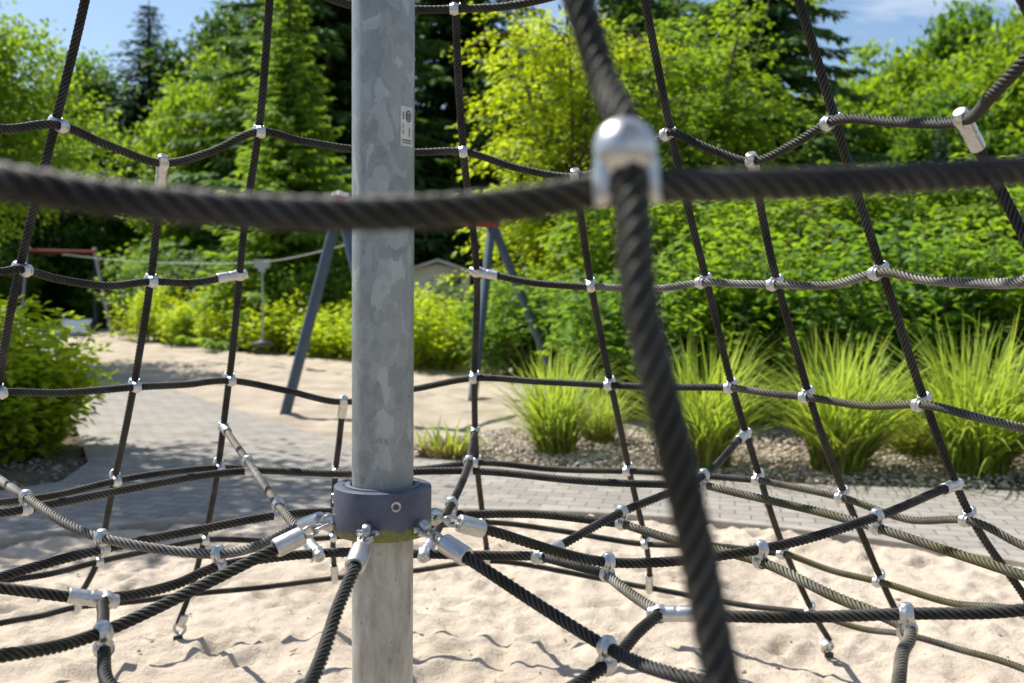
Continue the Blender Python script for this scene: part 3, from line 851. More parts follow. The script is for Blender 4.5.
# --- inner web
WN = {k: at_z(*v) for k, v in dict(
    A1=(219, 560, .765), A2=(102, 544, .785), A3=(26, 503, .825), C1=(317, 548, .76), C2=(278, 510, .79), C3=(248, 466, .83),
    D1=(425, 548, .76), D2=(452, 509, .79), D3=(469, 466, .835), E1=(541, 550, .76), E2=(622, 518, .785), E3=(704, 480, .83),
    F1=(607, 568, .765), F2=(761, 556, .785), F3=(877, 522, .825), G1=(607, 656, .76), G2=(908, 622, .775), B1=(104, 640, .765),
    GT=(660, 607, .765), LT=(103, 594, .765)).items()}
UP = np.array([0, 0, OFF])
def hubp(az, r=.10, z=.914): return np.array([POLE[0] + r*math.cos(R(az)), POLE[1] + r*math.sin(R(az)), z])
HUB = {'A': 152, 'B': 193, 'H': 262, 'G': 322, 'F': 18}
FER0, FER1 = .053, .110
def hub_fit(az, tgt):
    p = hubp(az); d = unit(tgt - p)
    t = np.array([-math.sin(R(az)), math.cos(R(az)), 0]); u = np.array([math.cos(R(az)), math.sin(R(az)), 0])
    # eye lug on the collar
    lg = MB()
    X = mat_axes(unit(np.cross(t, (0, 0, 1))), np.array([0, 0, 1.0]), t, p - np.array([POLE[0], POLE[1], ZC]))
    lg.lathe([(0, -.008), (.0135, -.008), (.0158, -.0065), (.0168, -.003), (.0168, .003), (.0158, .0065), (.0135, .008), (0, .008)], 30, X)
    lg.tube([np.array(X.translation) - u*.017, np.array(X.translation) - u*.002], .011, 14)
    lg.obj('eye_lug', M['steel'], col, True)
    # bow shackle + pin
    y = unit(t - d*np.dot(t, d)); z = np.cross(d, y)
    sh = MB()
    pts = [p + y*.0125 - d*.001]
    for k in range(13):
        th = math.pi * k / 12
        pts.append(p + d*(.020 + .0125*math.sin(th)) + y*(.0125*math.cos(th)))
    pts.append(p - y*.0125 - d*.001)
    sh.tube([q - NO for q in pts], .0034, 10)
    Y = mat_axes(d, np.cross(y, d), y, p - NO)
    sh.lathe([(0, -.021), (.0035, -.021), (.0058, -.0195), (.0058, -.0095), (.0038, -.009), (.0038, .009), (.0058, .0095), (.0058, .0165), (.0042, .018), (.0042, .0215), (0, .022)], 16, Y)
    so = sh.obj('shackle', M['steel'], net, True)
    fe = MB()
    Z = mat_axes(y, z, d, p - NO)
    fe.lathe([(0, FER0), (.0145, FER0), (.0172, FER0 + .0025), (.0178, FER0 + .005), (.0178, FER1 - .005), (.0172, FER1 - .0015), (.0160, FER1), (.0125, FER1), (.0120, FER1 - .004), (0, FER1 - .004)], 40, Z)
    fo = fe.obj('ferrule', M['alu'], net, True)
    lk = MB()
    a = np.linspace(0, 2*np.pi, 28)
    lk.tube([p - NO + d*(.0400 + .0165*math.cos(q)) + z*(.0085*math.sin(q)) for q in a], .0036, 10, False)
    lk.obj('eye_link', M['steel'], fo, True)
    return p + d*(FER1 - .012), d
def radial(key, az, nodes, tail, mat='rope'):
    tgt = WN[nodes[0]] + UP
    p, d = hub_fit(az, tgt)
    P = [p, p + d*.03] + [WN[k] + UP for k in nodes] + tail
    C_[key] = rope(P, mat)
qA = nearest(C_['M1'], on_net(-19, 466))[0]; dA = unit(WN['A3'] + UP - qA); rA = qA + dA*.055
ft = nearest(C_['M8'], on_net(948, 481))[0]; fd = unit(WN['F3'] + UP - ft)
radial('RA', HUB['A'], ['A1', 'A2', 'A3'], [rA], 'rope_worn')
tee(C_['M1'], qA, dA)
radial('RB', HUB['B'], ['B1'], [at_z(0, 655, .80), net_az(az_of(at_z(0, 655, .80)), .93)])
radial('RF', HUB['F'], ['F1', 'F2', 'F3'], [ft + fd*.075, ft + fd*.05])
radial('RG', HUB['G'], ['G1'], [at_z(690, 678, .80), net_az(az_of(at_z(690, 678, .80)), .92)])
hH = at_z(312, 680, .80)
p_, d_ = hub_fit(HUB['H'], at_z(340, 604, .85))
C_['RH'] = rope([p_, p_ + d_*.03, at_z(340, 604, .85), at_z(311, 683, .80), net_az(az_of(at_z(311, 683, .80)), .9)])
tee(C_['M8'], ft, fd)
ENDS = []
for key, m_, spx, nodes, mat in (('RC', 'M3', (225, 425), ['C3', 'C2', 'C1'], 'rope_worn'), ('RD', 'M4', (476, 430), ['D3', 'D2', 'D1'], 'rope'), ('RE', 'M6', (745, 432), ['E3', 'E2', 'E1'], 'rope')):
    q, _ = nearest(C_[m_], on_net(*spx)); d = unit(WN[nodes[0]] + UP - q)
    end = WN[nodes[-1]] - UP; e_ = unit(WN[nodes[1]] + UP - end)
    C_[key] = rope([q + d*.055] + [WN[k] + UP for k in nodes[:-1]] + [end + e_*.052], mat)
    ENDS.append((nodes[-1], e_))
    tee(C_[m_], q, d)
def wring(key, nodes, mat='rope'):
    P = [WN[k] - UP if isinstance(k, str) else np.asarray(k) for k in nodes]
    C_[key] = rope(P, mat)
def azr(az, r, z): return np.array([POLE[0] + r*math.cos(R(az)), POLE[1] + r*math.sin(R(az)), z])
H1 = C_['RH'][int(np.argmin(np.abs(np.hypot(C_['RH'][:, 0]-POLE[0], C_['RH'][:, 1]-POLE[1]) - .55)))] - 2*UP
GTp = WN['GT'] - UP; LTp = WN['LT'] - UP
Bq = WN['B1'] - UP; Aq = WN['A1'] - UP; Fq = WN['F1'] - UP; SG = np.array([0, 0, -.010])
wring('W1', [H1, azr(-130, .53, .745), 'B1', LTp + (Bq-LTp)*.30, LTp + (Bq-LTp)*.06, LTp + (Aq-LTp)*.05, LTp + (Aq-LTp)*.25 + SG*.7, LTp + (Aq-LTp)*.6 + SG, 'A1', 'C1', 'D1', 'E1'])
wring('W1b', ['E1', 'F1'], 'rope')
for nd, e_ in ENDS: tee(C_['W1'], WN[nd] - UP, e_)
wring('W1c', ['F1', Fq + (GTp-Fq)*.5 + SG*.4, GTp], 'rope_worn')
wring('W1d', [GTp, at_z(640, 631, .75), 'G1', azr(-62, .52, .745), H1])
wring('W2', [azr(265, .95, .78), azr(235, .95, .76), azr(200, .95, .76), at_z(0, 577, .765), 'A2', at_z(190, 531, .77), 'C2', at_z(345, 512, .77), 'D2', at_z(540, 515, .77), 'E2'])
wring('W2b', ['E2', at_z(686, 543, .765), 'F2', at_z(830, 594, .762), 'G2', at_z(903, 655, .755), at_z(896, 700, .75), azr(-45, .95, .75), azr(-75, .95, .76), azr(-95, .95, .78)], 'rope_moss')
wring('W3', [azr(240, 1.3, .82), azr(205, 1.3, .82), azr(170, 1.3, .82), at_z(0, 513, .81), 'A3', at_z(130, 489, .81), 'C3', at_z(345, 474, .81), 'D3', at_z(580, 481, .815), 'E3'])
wring('W3b', ['E3', at_z(790, 505, .81), 'F3', at_z(950, 551, .805), at_z(1024, 576, .80), azr(-5, 1.32, .80), azr(-32, 1.32, .80)], 'rope_moss')
# radials that start on ring 1
gd = unit(WN['G2'] + UP - GTp); C_['RG0'] = rope([GTp + gd*.058, (GTp + gd*.06 + WN['G2'] + UP)/2 + np.array([0, 0, -.006]), WN['G2'] + UP, at_z(1024, 609, .82), net_az(az_of(at_z(1024, 609, .82)), .93)])
tee(C_['W1d'], GTp, gd)
lt_out = at_z(0, 588, .80); ld = unit(lt_out - LTp)
C_['RL0'] = rope([LTp + ld*.058, lt_out, net_az(az_of(lt_out), .93)]); tee(C_['W1'], LTp, ld)
for rk, ring, nd in (('RA', 'W1', 'A1'), ('RA', 'W2', 'A2'), ('RA', 'W3', 'A3'), ('RB', 'W1', 'B1'), ('RC', 'W2', 'C2'), ('RC', 'W3', 'C3'), ('RD', 'W2', 'D2'), ('RD', 'W3', 'D3'),
                     ('RE', 'W2', 'E2'), ('RE', 'W3', 'E3'), ('RF', 'W1b', 'F1'), ('RF', 'W2b', 'F2'), ('RF', 'W3b', 'F3'), ('RG', 'W1d', 'G1'), ('RG0', 'W2b', 'G2')):
    cross(C_[rk], C_[ring], WN[nd])

# ------------------------------------------------------------------ plants
def leaves(P, D, U, size, aspect, g, fold=.25, tone=None):
    """P base points, D growing directions, U up hints; one folded lozenge per leaf"""
    n = len(P)
    D = D / (np.linalg.norm(D, axis=1)[:, None] + 1e-9)
    Sd = np.cross(D, U); Sd /= np.linalg.norm(Sd, axis=1)[:, None] + 1e-9
    Nn = np.cross(Sd, D)
    s = size[:, None]
    w = s * aspect * .5
    V = np.empty((n, 4, 3))
    V[:, 0] = P
    V[:, 1] = P + D*s*.45 + Sd*w + Nn*w*fold
    V[:, 2] = P + D*s - Nn*s*.08
    V[:, 3] = P + D*s*.45 - Sd*w + Nn*w*fold
    Fc = np.arange(n*4).reshape(n, 4)
    if tone is None: tone = g.random(n)
    return V.reshape(-1, 3), Fc, np.repeat(tone, 4)

def leaf_mesh(name, V, Fc, tone, mat):
    return mesh_data(name, V, Fc, mat, False, {'leaf_tone': ('FLOAT', tone)})

def rdir(g, n):
    v = g.normal(size=(n, 3)); return v / np.linalg.norm(v, axis=1)[:, None]

def broadleaf(seed, H, Rc, base, mat, ncl=420, per=34, ls=.16, lobes=13, spread=.34, aspect=.62, open_=0.0, conic=0.0):
    """returns (trunk mesh, crown mesh)"""
    g = np.random.default_rng(seed)
    # uneven lobes round the stem
    L = []
    for i in range(lobes):
        t = (i + .5) / lobes
        z = base + (H - base) * (t * .86 + .04)
        rr = Rc * (math.sin(math.pi * (t * .80 + .16)) ** .7) * (1 - conic * t)
        a = i * 2.4 + g.uniform(-.5, .5); q = rr * g.uniform(.35, .72) if i < lobes - 1 else 0
        L.append((q*math.cos(a), q*math.sin(a), z, rr * g.uniform(.40, .62) + .12*Rc, (H-base)/lobes * g.uniform(1.3, 2.1)))
    L = np.array(L)
    idx = g.choice(len(L), ncl, p=L[:, 3]**2 / (L[:, 3]**2).sum())
    d = rdir(g, ncl); rad = g.uniform(.45, 1.06, ncl) ** .6
    cen = L[idx, :3] + d * rad[:, None] * np.stack([L[idx, 3], L[idx, 3], L[idx, 4]], -1)
    cen[:, 2] = np.clip(cen[:, 2], base*.6, H)
    cs = g.uniform(.6, 1.3, ncl) * spread
    k = np.repeat(np.arange(ncl), per)
    off = g.normal(size=(len(k), 3)) * np.array([1, 1, .55]) * cs[k][:, None]
    P = cen[k] + off
    outw = P - np.array([0, 0, base + (H-base)*.4]); outw /= np.linalg.norm(outw, axis=1)[:, None]
    D = outw * .6 + rdir(g, len(P)) * .9 + np.array([0, 0, -.25])
    U = np.array([0, 0, 1.0]) + rdir(g, len(P)) * .55
    ct_ = np.clip(g.normal(.5, .22, ncl), 0, 1)
    tone = np.clip(ct_[k] + g.normal(0, .16, len(k)), 0, 1)
    size = ls * g.uniform(.65, 1.3, len(P))
    V, Fc, T = leaves(P, D, U, size, aspect, g, .3, tone)
    crown = leaf_mesh('crown', V, Fc, T, mat)
    b = MB()
    tr = H * .018 + .03
    zs = np.linspace(-.15, H*.9, 9); wob = np.cumsum(g.normal(0, .05, (9, 2)), 0) * H * .05
    wob -= wob[0]
    TP = np.stack([wob[:, 0], wob[:, 1], zs], -1)
    b.tube(TP, tr * np.linspace(1.25, .2, 9), 9)
    for l in L[:-1]:
        k0 = np.interp(max(base*.7, l[2] - (H-base)*.25), zs, np.arange(9)); p0 = np.array([np.interp(k0, np.arange(9), TP[:, c]) for c in range(3)])
        p3 = l[:3]; p1 = p0 + (p3-p0)*.4 + np.array([0, 0, .08*H*.3]); p2 = p0 + (p3-p0)*.75 + np.array([0, 0, .05*H*.3])
        b.tube([p0, p1, p2, p3], tr * np.array([.45, .32, .2, .1]), 6)
        for q in cen[idx == int(np.where((L == l).all(1))[0][0])][:7]:
            b.tube([p2, (p2+q)/2 + np.array([0, 0, .06]), q], tr*np.array([.16, .1, .04]), 5)
    trunk = mesh_data('trunk', b.v, b.f, M['bark'], True)
    return trunk, crown

def spruce(seed, H, Rb, mat, base=.4, dens=1.0, droop=.35, ls=.34):
    g = np.random.default_rng(seed)
    P, D, U, Sz, Tn = [], [], [], [], []
    b = MB(); b.tube([(0, 0, -.15), (0, 0, H*.5), (0, 0, H)], [H*.014+.04, H*.009, .01], 8)
    z = base
    while z < H - .15:
        t = (z - base) / (H - base); rb = Rb * (1 - t) ** .85 + .08
        nb = max(5, int((9 - 3*t)))
        a0 = g.uniform(0, 6.28)
        for i in range(nb):
            a = a0 + i * 6.283/nb + g.normal(0, .16); Lb = rb * g.uniform(.62, 1.15)
            u = np.array([math.cos(a), math.sin(a), 0])
            m = max(4, int(Lb / .10 * dens)); s = (np.arange(m) + g.random(m)) / m
            zz = z + Lb * (.10*s - droop * s**2 + .16 * s**4) + g.normal(0, .02, m)
            pts = u[None] * (s*Lb)[:, None]; pts[:, 2] = zz
            tip = 1 - .5*s
            for sgn in (-1, 1, 0):
                side = np.array([-u[1], u[0], 0]) * sgn
                dd = u[None]*.75 + side[None]*(.9) + rdir(g, m)*.30 + np.array([0, 0, -.22])
                P.append(pts + side * .03); D.append(dd); U.append(np.array([0, 0, 1.0]) + rdir(g, m)*.45); Sz.append(ls * (.55 + .6*tip) * g.uniform(.7, 1.25, m) * (.28 + .72*(1-t))); 
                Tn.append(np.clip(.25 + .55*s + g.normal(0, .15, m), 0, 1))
            if i % 2 == 0: b.tube([(0, 0, z), tuple(pts[len(pts)//2]), tuple(pts[-1])], [.03*(1-t)+.008, .015, .006], 5)
        z += .30 * g.uniform(.8, 1.25) * (1 - .35*t)
    P = np.concatenate(P); D = np.concatenate(D); U = np.concatenate(U); Sz = np.concatenate(Sz); Tn = np.concatenate(Tn)
    V, Fc, T = leaves(P, D, U, Sz, .34, g, .2, Tn)
    return mesh_data('trunk', b.v, b.f, M['bark'], True), leaf_mesh('crown', V, Fc, T, mat)

def shrub(seed, H, Wd, mat, nsh=120, per=44, ls=.10, aspect=.62, arch=.5, low=.12, depth=None, stemlen=1.0):
    """arching shoots from the ground, leaves set along them"""
    g = np.random.default_rng(seed)
    depth = depth or Wd
    P, D, U, Sz, Tn = [], [], [], [], []
    b = MB()
    for i in range(nsh):
        a = g.uniform(0, 6.28); q = math.sqrt(g.random())
        bx, by = q*Wd*.33*math.cos(a), q*depth*.33*math.sin(a)
        hh = H * g.uniform(.45, 1.04) * (1 - .28*q*q); lean = (q*.9 + .12) * g.uniform(.5, 1.2)
        ex, ey = bx + lean*Wd*.30*math.cos(a) , by + lean*depth*.30*math.sin(a)
        s = np.linspace(0, 1, 7)
        px = bx + (ex-bx)*s**1.6 + g.normal(0, .02, 7)*s; py = by + (ey-by)*s**1.6 + g.normal(0, .02, 7)*s
        pz = hh * (s * (1 + arch*.25) - arch*.25*s**3) - .03*(s == 0)
        pts = np.stack([px, py, pz], -1)
        if i % 2 == 0: b.tube(pts, np.linspace(.010, .003, 7) * (H/1.6)**.5, 5)
        m = int(per * g.uniform(.7, 1.3))
        t = low + (1-low) * g.random(m) ** .85
        base = np.stack([np.interp(t, s, pts[:, c]) for c in range(3)], -1)
        th = g.uniform(0, 6.28, m)
        o = np.stack([np.cos(th), np.sin(th), g.normal(.15, .35, m)], -1)
        tw = g.uniform(.0, .16, m)[:, None] * (H/1.6)**.5 * stemlen
        P.append(base + o * tw); D.append(o + np.array([0, 0, -.15])); U.append(np.array([0, 0, 1.0]) + rdir(g, m)*.5)
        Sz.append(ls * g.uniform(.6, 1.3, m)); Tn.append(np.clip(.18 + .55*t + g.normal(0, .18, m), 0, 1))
    P = np.concatenate(P); D = np.concatenate(D); U = np.concatenate(U); Sz = np.concatenate(Sz); Tn = np.concatenate(Tn)
    V, Fc, T = leaves(P, D, U, Sz, aspect, g, .3, Tn)
    return mesh_data('stems', b.v, b.f, M['stem'], True), leaf_mesh('foliage', V, Fc, T, mat)

def spray_tree(seed, H, Rc, base, mat, ntw=620, per=26, ls=.10, stems=5, aspect=.6):
    """several thin stems carrying layered, drooping leafy twigs with open gaps between"""
    g = np.random.default_rng(seed)
    b = MB(); SP = []
    for i in range(stems):
        a = i*2*math.pi/stems + g.uniform(-.4, .4); q = g.uniform(.3, .8)*Rc*.75
        t = np.linspace(0, 1, 9)
        x = math.cos(a)*(.10 + q*t**1.5) + np.cumsum(g.normal(0, .025, 9)); y = math.sin(a)*(.10 + q*t**1.5) + np.cumsum(g.normal(0, .025, 9))
        z = H*g.uniform(.78, 1.0)*(t*1.15 - .15*t**3) - .1
        P_ = np.stack([x, y, z], -1); SP.append(P_)
        b.tube(P_, np.linspace(.055, .010, 9)*(H/5.5), 7)
    P, D, U, Sz, Tn = [], [], [], [], []
    layer = g.uniform(0, 1, 60)
    for i in range(ntw):
        S_ = SP[g.integers(stems)]; h = (layer[g.integers(60)] + g.normal(0, .012)) * .92 + .08
        k = np.clip(h, 0, 1)*8; p0 = np.array([np.interp(k, np.arange(9), S_[:, c]) for c in range(3)])
        if p0[2] < base: continue
        a = g.uniform(0, 6.28); reach = Rc * (1.02 - .62*h) * g.uniform(.35, 1.0)
        t = np.linspace(0, 1, 6); up = g.uniform(.1, .5); dr = g.uniform(.25, .6)
        tp = np.stack([p0[0] + math.cos(a)*reach*t + g.normal(0, .03, 6)*t, p0[1] + math.sin(a)*reach*t + g.normal(0, .03, 6)*t, p0[2] + reach*(up*t - dr*t**2)], -1)
        if i % 2 == 0: b.tube(tp, np.linspace(.012, .003, 6), 5)
        m = int(per*reach/Rc*1.7) + 6
        tt = .25 + .75*g.random(m)**.8
        q = np.stack([np.interp(tt, t, tp[:, c]) for c in range(3)], -1)
        sd_ = np.where(g.random(m) < .5, 1, -1)[:, None]*np.array([-math.sin(a), math.cos(a), 0])[None]
        dd = sd_*g.uniform(.3, 1, (m, 1)) + np.array([math.cos(a), math.sin(a), 0])*.7 + np.stack([g.normal(0, .2, m), g.normal(0, .2, m), g.normal(-.2, .25, m)], -1)
        P.append(q + dd*g.uniform(0, .16, (m, 1)) + g.normal(0, .02, (m, 3))); D.append(dd); U.append(np.array([0, 0, 1.0]) + rdir(g, m)*.45)
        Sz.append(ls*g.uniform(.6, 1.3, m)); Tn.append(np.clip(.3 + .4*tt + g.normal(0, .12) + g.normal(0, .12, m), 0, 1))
    P = np.concatenate(P); D = np.concatenate(D); U = np.concatenate(U); Sz = np.concatenate(Sz); Tn = np.concatenate(Tn)
    V, Fc, T = leaves(P, D, U, Sz, aspect, g, .3, Tn)
    return mesh_data('trunk', b.v, b.f, M['bark'], True), leaf_mesh('crown', V, Fc, T, mat)

def plant(name, label, cat, meshes, loc, rz=0, scale=(1, 1, 1), group=None, names=('trunk', 'crown')):
    t = thing(name, label, cat, loc, rz, group)
    t.scale = scale if not isinstance(scale, (int, float)) else (scale,)*3
    for nm_, me in zip(names, meshes): link(nm_, me, t)
    return t
def gx(px, Y): return (px - 512) / F_ * Y
def hz(py, Y): return 1.35 + (290 - py) / F_ * Y

# --- prototypes
T_mid = broadleaf(21, 12, 4.2, 1.6, M['leaf_mid'], 900, 42, .30, 17, .40)
T_fresh = broadleaf(22, 11, 4.4, 1.2, M['leaf_fresh'], 900, 42, .29, 17, .38)
T_dark = broadleaf(23, 13, 4.2, 1.6, M['leaf_dark'], 820, 42, .31, 17, .42)
T_yel = spray_tree(24, 5.4, 2.5, .9, M['leaf_yellow'], 800, 34, .105, 7)
T_yel2 = spray_tree(29, 5.6, 2.3, .8, M['leaf_fresh'], 760, 34, .11, 6)
T_left = broadleaf(25, 6.4, 1.55, 4.5, M['leaf_fresh'], 260, 34, .095, 12, .24, .7)
T_left2 = broadleaf(26, 6.3, 2.1, 2.4, M['leaf_fresh'], 560, 40, .10, 15, .22, .7)
SP_dark = spruce(31, 16, 4.6, M['needle_dark'], .5, 1.25, .35, .62)
SP_blue = spruce(32, 14, 3.4, M['needle_blue'], .5, 1.1, .35, .55)
SP_light = spruce(33, 13, 3.2, M['needle_light'], .3, 1.1, .2, .55)

def tree(meshes, h0, name, label, px, Y, top, wide=1.0, rz=0, cat='tree', group='trees beyond the playground'):
    h = hz(top, Y); s = h / h0
    return plant(name, label, cat, meshes, (gx(px, Y), Y, -.1), rz, (s*wide, s*wide, s), group)
plant('broadleaf_tree', 'leafy tree mostly beyond the left edge that throws dappled shade on the paving', 'tree', T_left, (-5.85, 8.75, -.05), 1.0)
plant('broadleaf_tree', 'sunlit loose-leaved tree filling the upper left corner behind the left net rope', 'tree', T_left2, (gx(-25, 17), 17, -.05), 2.0)
tree(SP_blue, 14, 'spruce_tree', 'blue-green spruce with a pointed top against the sky, left of the pole', 152, 40, 4, 1.6, .3)
tree(T_mid, 12, 'broadleaf_tree', 'rounded mid-green tree left of the pointed blue-green spruce', 88, 42, 46, .85, .5)
tree(T_dark, 13, 'broadleaf_tree', 'tall dark leafy tree right of the pointed spruce, its top above the frame', 262, 41, -30, .8, 2.1)
tree(T_fresh, 11, 'broadleaf_tree', 'lighter green tree in front of the tall dark leafy tree, left of the pole', 222, 33, 55, .7, 1.2)
tree(T_mid, 12, 'broadleaf_tree', 'low mid-green tree behind the far red-beamed frame', 95, 36, 118, .9, 3.1)
tree(SP_light, 13, 'conifer_tree', 'light green feathery conifer just left of the pole', 290, 23, -60, .9, .8)
tree(SP_dark, 16, 'spruce_tree', 'very dark broad spruce directly behind the upper pole, on its left', 328, 31, -330, .9, .2)
tree(SP_dark, 16, 'spruce_tree', 'very dark spruce showing just right of the upper pole', 452, 36, -260, .85, 1.7)
tree(SP_dark, 16, 'spruce_tree', 'dark spruce standing behind the yellow-green trees on the right', 750, 29, -330, .80, 2.9)
tree(T_yel, 5.4, 'broadleaf_tree', 'loose yellow-green tree right of the pole, behind the near rope', 572, 17.5, -30, .78, 0, 'tree', None)
tree(T_yel2, 5.6, 'broadleaf_tree', 'fresh green open tree between the near rope and the dark spruce', 700, 17.5, -18, .95, 2.2, 'tree', None)
tree(T_fresh, 11, 'broadleaf_tree', 'bright rounded tree on the right skyline beside the dark spruce', 875, 36, 44, .9, .9)
tree(T_mid, 12, 'broadleaf_tree', 'slim taller tree standing up above the right skyline', 950, 45, -14, .72, 1.9)
tree(T_fresh, 11, 'broadleaf_tree', 'broad bright tree at the right edge of the skyline', 1018, 34, -4, .9, 2.6)
tree(T_mid, 12, 'broadleaf_tree', 'mid-green tree low on the right, between the two bright skyline trees', 940, 30, 70, .8, 4.0)
tree(T_fresh, 11, 'broadleaf_tree', 'bright tree just outside the right edge, beyond the tall grass', 1115, 28, 0, .8, 5.0)
tree(SP_blue, 14, 'conifer_tree', 'small grey-green conifer in front of the bright right-hand trees', 935, 24, 105, .75, 2.0)
tree(T_dark, 13, 'broadleaf_tree', 'dark tree deep behind the loose yellow-green tree', 545, 32, 12, .8, 3.3)
tree(T_dark, 13, 'broadleaf_tree', 'dark tree far behind the fresh green open tree', 628, 36, -60, .85, 5.3)
tree(T_dark, 13, 'broadleaf_tree', 'dark tree at the far left edge, behind the leaning leafy tree', -20, 34, 60, .9, .7)

# far woodland, one dense mass along the foot of the hill
def woodland():
    g = np.random.default_rng(41)
    n = 2600
    x = g.uniform(-62, 62, n); y = 58 + g.uniform(0, 12, n) + np.abs(x)*.06
    top = 6.6 + 2.4*np.sin(x*.19 + 1) + 1.6*np.sin(x*.43) + np.where(x > 14, 2.5, 0)
    z = top * g.random(n) ** .6
    k = np.repeat(np.arange(n), 22)
    P = np.stack([x, y, z], -1)[k] + g.normal(size=(len(k), 3)) * np.array([.9, .9, .55])
    tone = np.clip(np.clip(g.normal(.5, .25, n), 0, 1)[k] + g.normal(0, .12, len(k)), 0, 1)
    V, Fc, T = leaves(P, rdir(g, len(P)) + np.array([0, -.3, -.2]), np.array([0, 0, 1.0]) + rdir(g, len(P))*.6, .5*g.uniform(.6, 1.3, len(P)), .7, g, .3, tone)
    o = link('woodland', leaf_mesh('woodland', V, Fc, T, M['leaf_mid']))
    return structure(o, 'stuff')
woodland()

# --- shrubs
S_big = [shrub(51, 2.3, 2.4, M['leaf_mid'], 190, 40, .125, .66), shrub(52, 2.2, 2.4, M['leaf_mid'], 190, 40, .13, .68), shrub(53, 2.4, 2.2, M['leaf_fresh'], 180, 40, .12, .6)]
SN = ('stems', 'foliage')
for i, (px, Y, h, kind, lab) in enumerate([
        (535, 15.6, 1.9, 1, 'leafy shrub behind the right legs of the blue-legged frame'),
        (632, 13.4, 2.1, 0, 'leafy green shrub behind the gap between the first and second tall grass clumps'),
        (672, 10.9, 2.1, 1, 'leafy green shrub right behind the second tall grass clump'),
        (752, 10.6, 2.2, 2, 'leafy green shrub behind the gap left of the third tall grass clump'),
        (838, 10.2, 2.2, 0, 'leafy green shrub right behind the third tall grass clump'),
        (925, 10.0, 2.3, 1, 'leafy green shrub behind the gap left of the rightmost grass clump'),
        (1010, 9.8, 2.25, 2, 'leafy green shrub right behind the rightmost grass clump'),
        (1100, 9.6, 2.3, 0, 'leafy green shrub cut off by the right edge of the picture')]):
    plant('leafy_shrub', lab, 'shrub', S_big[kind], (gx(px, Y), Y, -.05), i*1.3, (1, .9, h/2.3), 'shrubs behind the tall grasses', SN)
S_y = spray_tree(54, 2.7, 1.5, .3, M['leaf_fresh'], 420, 32, .115, 8)
for i, (px, Y, h, lab) in enumerate([
        (640, 13.2, 2.9, 'tall yellow-green shrub in the second row, behind the near rope'),
        (790, 13.0, 3.0, 'tall yellow-green shrub in the second row, below the dark spruce'),
        (905, 12.8, 3.1, 'tall yellow-green shrub in the second row, below the right skyline'),
        (1020, 12.5, 3.2, 'tall yellow-green shrub in the second row, at the right edge')]):
    plant('tall_shrub', lab, 'shrub', S_y, (gx(px, Y), Y, -.05), i*1.9, (1.05, 1, h/2.7), 'second row of shrubs on the right')
plant('leafy_shrub', 'yellow-green shrub standing just right of the pole, beside a dark gap', 'shrub', shrub(55, 1.5, 1.5, M['leaf_yellow'], 90, 44, .10), (gx(424, 17), 17, -.05), 0, (1, 1, .95), None, SN)
plant('leafy_shrub', 'low dark shrub under the pale shed roof', 'shrub', shrub(56, 1.72, 2.6, M['leaf_dark'], 120, 44, .11), (gx(458, 20), 20, -.05), 0, 1, None, SN)

def hedge():
    """low informal hedge along the far side of the swing sand"""
    g = np.random.default_rng(61)
    A = np.array([gx(118, 25.5), 25.5]); B = np.array([gx(420, 16.9), 17.2])
    P, D, U, Sz, Tn = [], [], [], [], []
    b = MB()
    o0 = (A+B)/2
    for i in range(900):
        t = g.random(); w = g.uniform(-.1, 1.0)
        nrm = unit(np.array([-(B-A)[1], (B-A)[0]])); nrm = nrm if nrm[1] > 0 else -nrm
        base = A + (B-A)*t + nrm * (w*1.5 + .15*math.sin(t*40)) - o0
        hh = (1.05 + .20*math.sin(t*23) + .12*math.sin(t*61+1)) * g.uniform(.55, 1.08) * (1.0 + .25*(1-t)) * (.75 + .4*min(1, max(0, w)))
        a = g.uniform(0, 6.28); ln = g.uniform(0, .3)
        s = np.linspace(0, 1, 5)
        pts = np.stack([base[0] + ln*math.cos(a)*s**2, base[1] + ln*math.sin(a)*s**2, hh*s], -1)
        if i % 3 == 0: b.tube(pts, np.linspace(.010, .003, 5), 5)
        m = 34; tt = .08 + .92*g.random(m)**.8
        q = np.stack([np.interp(tt, s, pts[:, c]) for c in range(3)], -1)
        th = g.uniform(0, 6.28, m); o = np.stack([np.cos(th), np.sin(th), g.normal(.15, .35, m)], -1)
        P.append(q + o*g.uniform(0, .16, m)[:, None]); D.append(o); U.append(np.array([0, 0, 1.0]) + rdir(g, m)*.5); Sz.append(.115*g.uniform(.6, 1.3, m)); Tn.append(np.clip(.2 + .55*tt + g.normal(0, .18, m), 0, 1))
    P = np.concatenate(P); D = np.concatenate(D); U = np.concatenate(U); Sz = np.concatenate(Sz); Tn = np.concatenate(Tn)
    V, Fc, T = leaves(P, D, U, Sz, .66, g, .3, Tn)
    t = thing('hedge', 'low bright yellow-green hedge along the far edge of the sand, left of the pole', 'hedge', (o0[0], o0[1], 0))
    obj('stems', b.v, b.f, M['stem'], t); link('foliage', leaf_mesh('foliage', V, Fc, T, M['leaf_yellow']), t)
hedge()
S_dk = shrub(57, 2.6, 3.2, M['leaf_dark'], 150, 44, .15, .66)
S_md = shrub(58, 2.6, 3.0, M['leaf_mid'], 150, 44, .15, .66)
